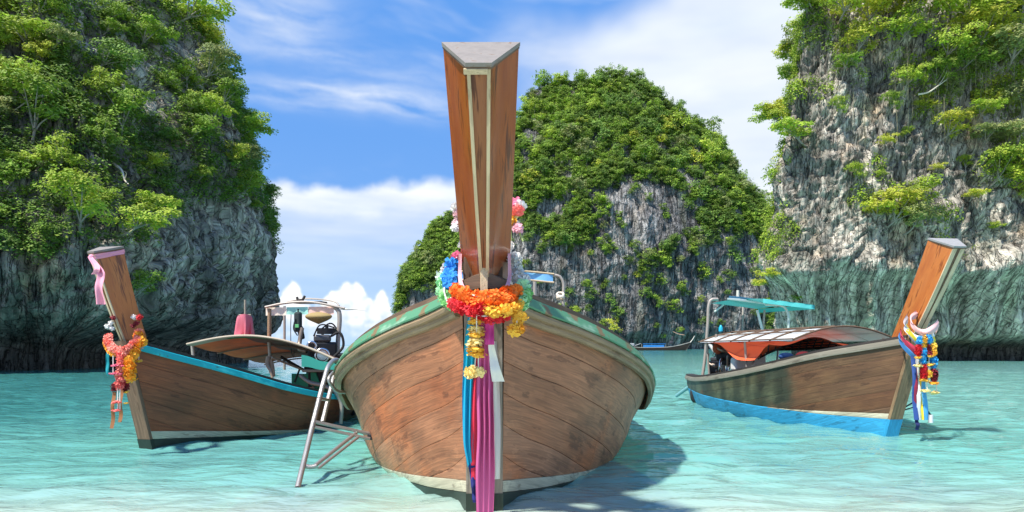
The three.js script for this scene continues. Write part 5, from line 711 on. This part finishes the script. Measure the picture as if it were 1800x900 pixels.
  const panel = part('solar_panel', box(0.62, 0.05, 0.42, 0.01, BL(1318, 527, 12.3), [0.1, 0, -0.12]), std(0.03, 0.12, 0.2, { roughness: 0.25 }), aw); part('panel_frame', box(0.66, 0.035, 0.46, 0.008, BL(1318, 530, 12.3), [0.1, 0, -0.12]), std(0.55, 0.68, 0.66, { metalness: 0.4, roughness: 0.4 }), panel);
  part('float', new THREE.CylinderGeometry(0.025, 0.03, 0.12, 8).translate(...BL(1297, 516, 12.3).toArray()), cloth(0.6, 0.6, 0.5), aw);
  part('support_pipe', tube([BL(1262, 526, d), BL(1250, 527, d), BL(1246, 536, d), BL(1244, 570, d), BL(1239, 630, d), BL(1234, 668, d)], 0.030, 34, 8), pipe, aw);
  part('support_pipe', tube([BL(1345, 535, 11.9), BL(1376, 538, 11.8), BL(1384, 548, 11.8), BL(1386, 590, 11.8)], 0.022, 24, 8), std(0.45, 0.58, 0.52, { roughness: 0.6 }), aw);
  part('support_pipe', rod(BL(1331, 545, 12.3), BL(1340, 580, 12.3), 0.024), std(0.55, 0.72, 0.70, { roughness: 0.6 }), aw); part('support_pipe', rod(BL(1344, 545, 12.6), BL(1338, 615, 12.6), 0.020), pipe, aw); part('support_pipe', rod(BL(1306, 540, 13), BL(1304, 640, 12.8), 0.018), pipe, aw); part('support_pipe', rod(BL(1256, 548, d), BL(1272, 536, d), 0.018), std(0.55, 0.70, 0.66, { roughness: 0.6 }), aw);
  const en = engineOn(blueBoat, BL(1282, 620, 12.3), 1.1); engineOn(blueBoat, BL(1262, 645, 12.9), 0.85, 'gearbox');
  part('belt_wheel', join([new THREE.TorusGeometry(0.16, 0.026, 10, 26).rotateY(0.7).translate(...BL(1272, 645, 12.2).toArray()), new THREE.TorusGeometry(0.15, 0.024, 10, 26).rotateY(0.9).translate(...BL(1312, 630, 11.9).toArray())]), chrome, en);
  part('fuel_can', join([box(0.42, 0.24, 0.2, 0.05, BL(1308, 640, 11.4)), box(0.26, 0.3, 0.2, 0.05, BL(1330, 630, 11.4))]), std(0.75, 0.74, 0.68, { roughness: 0.5 }), blueBoat); for (const [x, y, d2, r2] of [[1264, 600, 12.4, 0.045], [1267, 577, 12.6, 0.037]]) part('blue_bottle', new THREE.LatheGeometry([[0, 0], [1, 0.02], [1.05, 0.2], [1, 2.2], [0.5, 2.8], [0.45, 3.3], [0, 3.3]].map(([a, b]) => new THREE.Vector2(a * r2, b * r2)), 12).translate(...BL(x, y + 6, d2).toArray()), std(0.02, 0.42, 0.62, { roughness: 0.4 }), blueBoat);
  part('tiller', rod(BL(1244, 600, 12.6), BL(1256, 618, 12.5), 0.03), std(0.6, 0.6, 0.58, { roughness: 0.5 }), en); part('red_cloth', new THREE.IcosahedronGeometry(0.10, 2).scale(1, 1.1, 0.8).translate(...BL(1262, 612, 12.2).toArray()), cloth(0.40, 0.08, 0.03), blueBoat);
  part('shaft', join([rod(BL(1222, 672, 13.4), BL(1189, 696, 13.9), 0.035), rod(BL(1226, 668, 13.3), BL(1215, 676, 13.5), 0.05)]), std(0.16, 0.36, 0.38, { roughness: 0.6 }), blueBoat);
  part('fender', tube([BL(1222, 678, 13.2), BL(1218, 690, 13.1), BL(1220, 702, 13.1), BL(1227, 706, 13.1)], 0.055, 18, 10), rubber, blueBoat); part('rudder_skeg', box(0.28, 0.05, 0.5, 0.01, BL(1232, 709, 13.6)), blueBottom, blueBoat);
  part('anchor_line', join([rod(BL(1587, 718, 8.5), BL(1618, 700, 8.9), 0.010, 6), rod(BL(1585, 722, 8.5), BL(1615, 713, 8.9), 0.008, 6), rod(BL(1622, 712, 8.7), BL(1636, 730, 8.6), 0.012, 6)]), rubber, blueBoat); part('float', new THREE.CylinderGeometry(0.03, 0.03, 0.10, 10).translate(...BL(1636, 736, 8.6).toArray()), std(0.8, 0.8, 0.78), blueBoat);
}
{ // sashes, bead strings and ribbons on that prow
  const A = (x, y, d = 7.95) => at(x, y, d);
  const sash = (label, rows, mat, w) => { const t = thing('sash', label, 'sash'), cv = new THREE.CatmullRomCurve3(rows.map(([x, y, d]) => A(x, y, d))); part('cloth', grid(36, 6, (u, v) => { const p = cv.getPointAt(u), k = Math.sin(v * 3.14159); return [p.x, p.y + (v - 0.5) * w * (0.8 + 0.3 * Math.sin(u * 7)), p.z + 0.03 * k + 0.008 * Math.sin(v * 18 + u * 9), u * 2, v * 0.3]; }), mat, t); return t; };
  sash('pale pink sash wrapped highest round the prow of the blue bottomed boat', [[1642, 585, 8.25], [1648, 570, 8.1], [1640, 578, 7.9], [1622, 585, 7.84], [1606, 575, 7.9], [1600, 560, 8.1], [1612, 552, 8.3]], cloth(0.88, 0.52, 0.50), 0.11);
  sash('white sash round the prow just under the pale pink one', [[1640, 590, 8.2], [1632, 598, 7.88], [1612, 598, 7.84], [1596, 582, 7.9], [1588, 572, 8.1], [1594, 562, 8.3]], cloth(0.82, 0.82, 0.84), 0.15);
  sash('yellow sash slanting across the white one on the prow', [[1642, 598, 8.15], [1630, 592, 7.82], [1614, 600, 7.79], [1602, 588, 7.83], [1592, 576, 7.95]], cloth(0.88, 0.66, 0.04), 0.10);
  sash('dark red sash drooping under the yellow one on the prow', [[1628, 618, 7.9], [1612, 618, 7.82], [1596, 606, 7.86], [1584, 592, 8.0], [1582, 582, 8.2]], cloth(0.45, 0.03, 0.07), 0.09);
  sash('blue sash drooping lowest round the prow of the blue bottomed boat', [[1614, 634, 7.86], [1602, 622, 7.85], [1588, 608, 7.93], [1580, 596, 8.1], [1580, 588, 8.3]], cloth(0.05, 0.20, 0.45), 0.08);
  const beads = (label, segs) => { const t = garland('bead_string', label, 'garland'); const [a, b] = [segs[0], segs[segs.length - 1]]; part('cord', rod(A(a[0], a[1], 7.72), A(b[2], b[3], 7.72), 0.005, 5), cordMat, t); for (const [x0, y0, x1, y1, m, disc] of segs) stringFlowers(t, [A(x0, y0, 7.72), A(x1, y1, 7.72)], disc ? 0.044 : 0.036, m, disc ? 1.2 : 0.62, disc ? discs : blooms, 'flower', 0.2); };
  beads('hanging flower string of red over yellow tufts nearest the hull', [[1618, 594, 1617, 604, F.sky], [1615, 608, 1614, 622, F.red], [1611, 628, 1618, 628, F.yellow, 1], [1610, 643, 1619, 643, F.pale, 1]]);
  beads('longest hanging flower string of yellow, blue and red with a red foot', [[1623, 594, 1623, 610, F.yellow], [1623, 614, 1623, 638, F.sky], [1624, 642, 1624, 664, F.red], [1621, 668, 1629, 667, F.yellow, 1], [1622, 686, 1630, 686, F.pale, 1]]);
  beads('hanging flower string of blue and red with two yellow tufts', [[1633, 592, 1633, 602, F.sky], [1632, 606, 1632, 622, F.maroon], [1629, 625, 1639, 625, F.yellow, 1], [1630, 640, 1641, 640, F.yellow, 1], [1632, 655, 1633, 660, F.yellow]]);
  beads('hanging flower string of yellow, teal and maroon ending in an orange tuft', [[1640, 606, 1640, 624, F.yellow], [1641, 628, 1641, 645, F.sky], [1641, 649, 1642, 668, F.maroon], [1638, 673, 1646, 673, F.amber, 1], [1640, 690, 1647, 690, F.pale, 1]]);
  const rb = (label, x0, x1, c, tail, seed, w = 3.2) => ribbon(label, ribbonShape([[x0, 625, 7.82, w], [(x0 + x1) / 2 - 0.5, 680, 7.80, w], [x1, 738, 7.80, w]], 0.6, 0.008, seed, 6), c, tail && [ribbonShape([[x1, 736, 7.798, w], [x1 + 1, 756, 7.795, w]], 0.5, 0.004, seed + 1, 5), tail]);
  rb('maroon hanging ribbon on the hull side of the blue bottomed boat prow', 1608, 1612, cloth(0.30, 0.02, 0.06), cloth(0.012, 0.02, 0.10), 81); rb('white hanging ribbon between the maroon and yellow ribbons', 1612, 1616, cloth(0.82, 0.80, 0.80), null, 83); rb('yellow hanging ribbon between the white and sky blue ribbons', 1616, 1621, cloth(0.88, 0.62, 0.04), null, 85, 2); rb('sky blue hanging ribbon at the outer side of the hanging ribbons', 1621, 1628, cloth(0.10, 0.42, 0.78), null, 87, 4); rb('navy blue hanging ribbon behind the other ribbons of the prow', 1606, 1610, cloth(0.03, 0.08, 0.30), null, 89, 4);
}

// ---------------------------------------------------------------- the distant boat under the island
{
  const t = thing('distant_boat', 'small dark boat with blue awning moored far off under the island', 'boat', V(42.0, 0, -164), Math.PI / 2); t.updateMatrixWorld(true); const Q = (px, py, d = 164) => t.worldToLocal(at(px, py, d));
  makeHull(t, { seed: 41, stem: 0.08, rake: 0.6, rakeRun: 4, strakes: 2, board: 0.4, rows: [[0, 0.1, 2.0, 0.08, -0.3, 0.2, 0.1], [2, 0.5, 1.25, 0.4, -0.3, 0.15, 0.05], [5, 0.9, 0.8, 0.8, -0.3, 0.1, 0], [10, 0.95, 0.7, 0.85, -0.3, 0.1, 0], [14.2, 0.6, 0.95, 0.4, -0.3, 0.1, 0]], stripeMat: null, bottomMat: blackIron, colour: () => [0.10, 0.12, 0.12], rails: [{ name: 'gunwale', mat: std(0.45, 0.42, 0.36), profile: [[-0.06, -0.06], [0.05, -0.06], [0.05, 0.06], [-0.06, 0.06]] }] });
  part('prow_post', tube([V(0, 1.9, 1.0), V(0, 2.5, 1.5), V(0, 3.5, 2.1)], 0.13, 10, 6, 0.09), std(0.62, 0.56, 0.48), t);
  const a = part('awning', join([box(1.7, 0.12, 5.2, 0.04, Q(1150, 604.5)), box(1.6, 0.5, 4.8, 0.04, Q(1149, 608.5))]), cloth(0.02, 0.22, 0.60), t); part('awning_post', join([1128, 1145, 1170].map((x) => rod(Q(x, 604, 163.3), Q(x, 616, 163.3), 0.05))), pipe, a);
  part('engine', join([box(0.7, 0.7, 1.1, 0.15, Q(1111, 606)), rod(Q(1106, 604), Q(1098, 611), 0.1), rod(Q(1115, 608), Q(1126, 604), 0.09)]), std(0.35, 0.36, 0.36, { roughness: 0.5 }), t); part('cargo', join([box(0.7, 0.8, 0.8, 0.2, Q(1180, 602)), box(0.5, 1.0, 0.5, 0.2, Q(1182, 595)), box(0.4, 0.4, 0.5, 0.15, Q(1172, 611))]), cloth(0.05, 0.05, 0.06), t);
  part('bow_rope', tube([Q(1183, 583), Q(1192, 587), Q(1203, 589)], 0.07, 8, 5), cloth(0.75, 0.45, 0.3), t);
}

renderer.render(scene, camera);
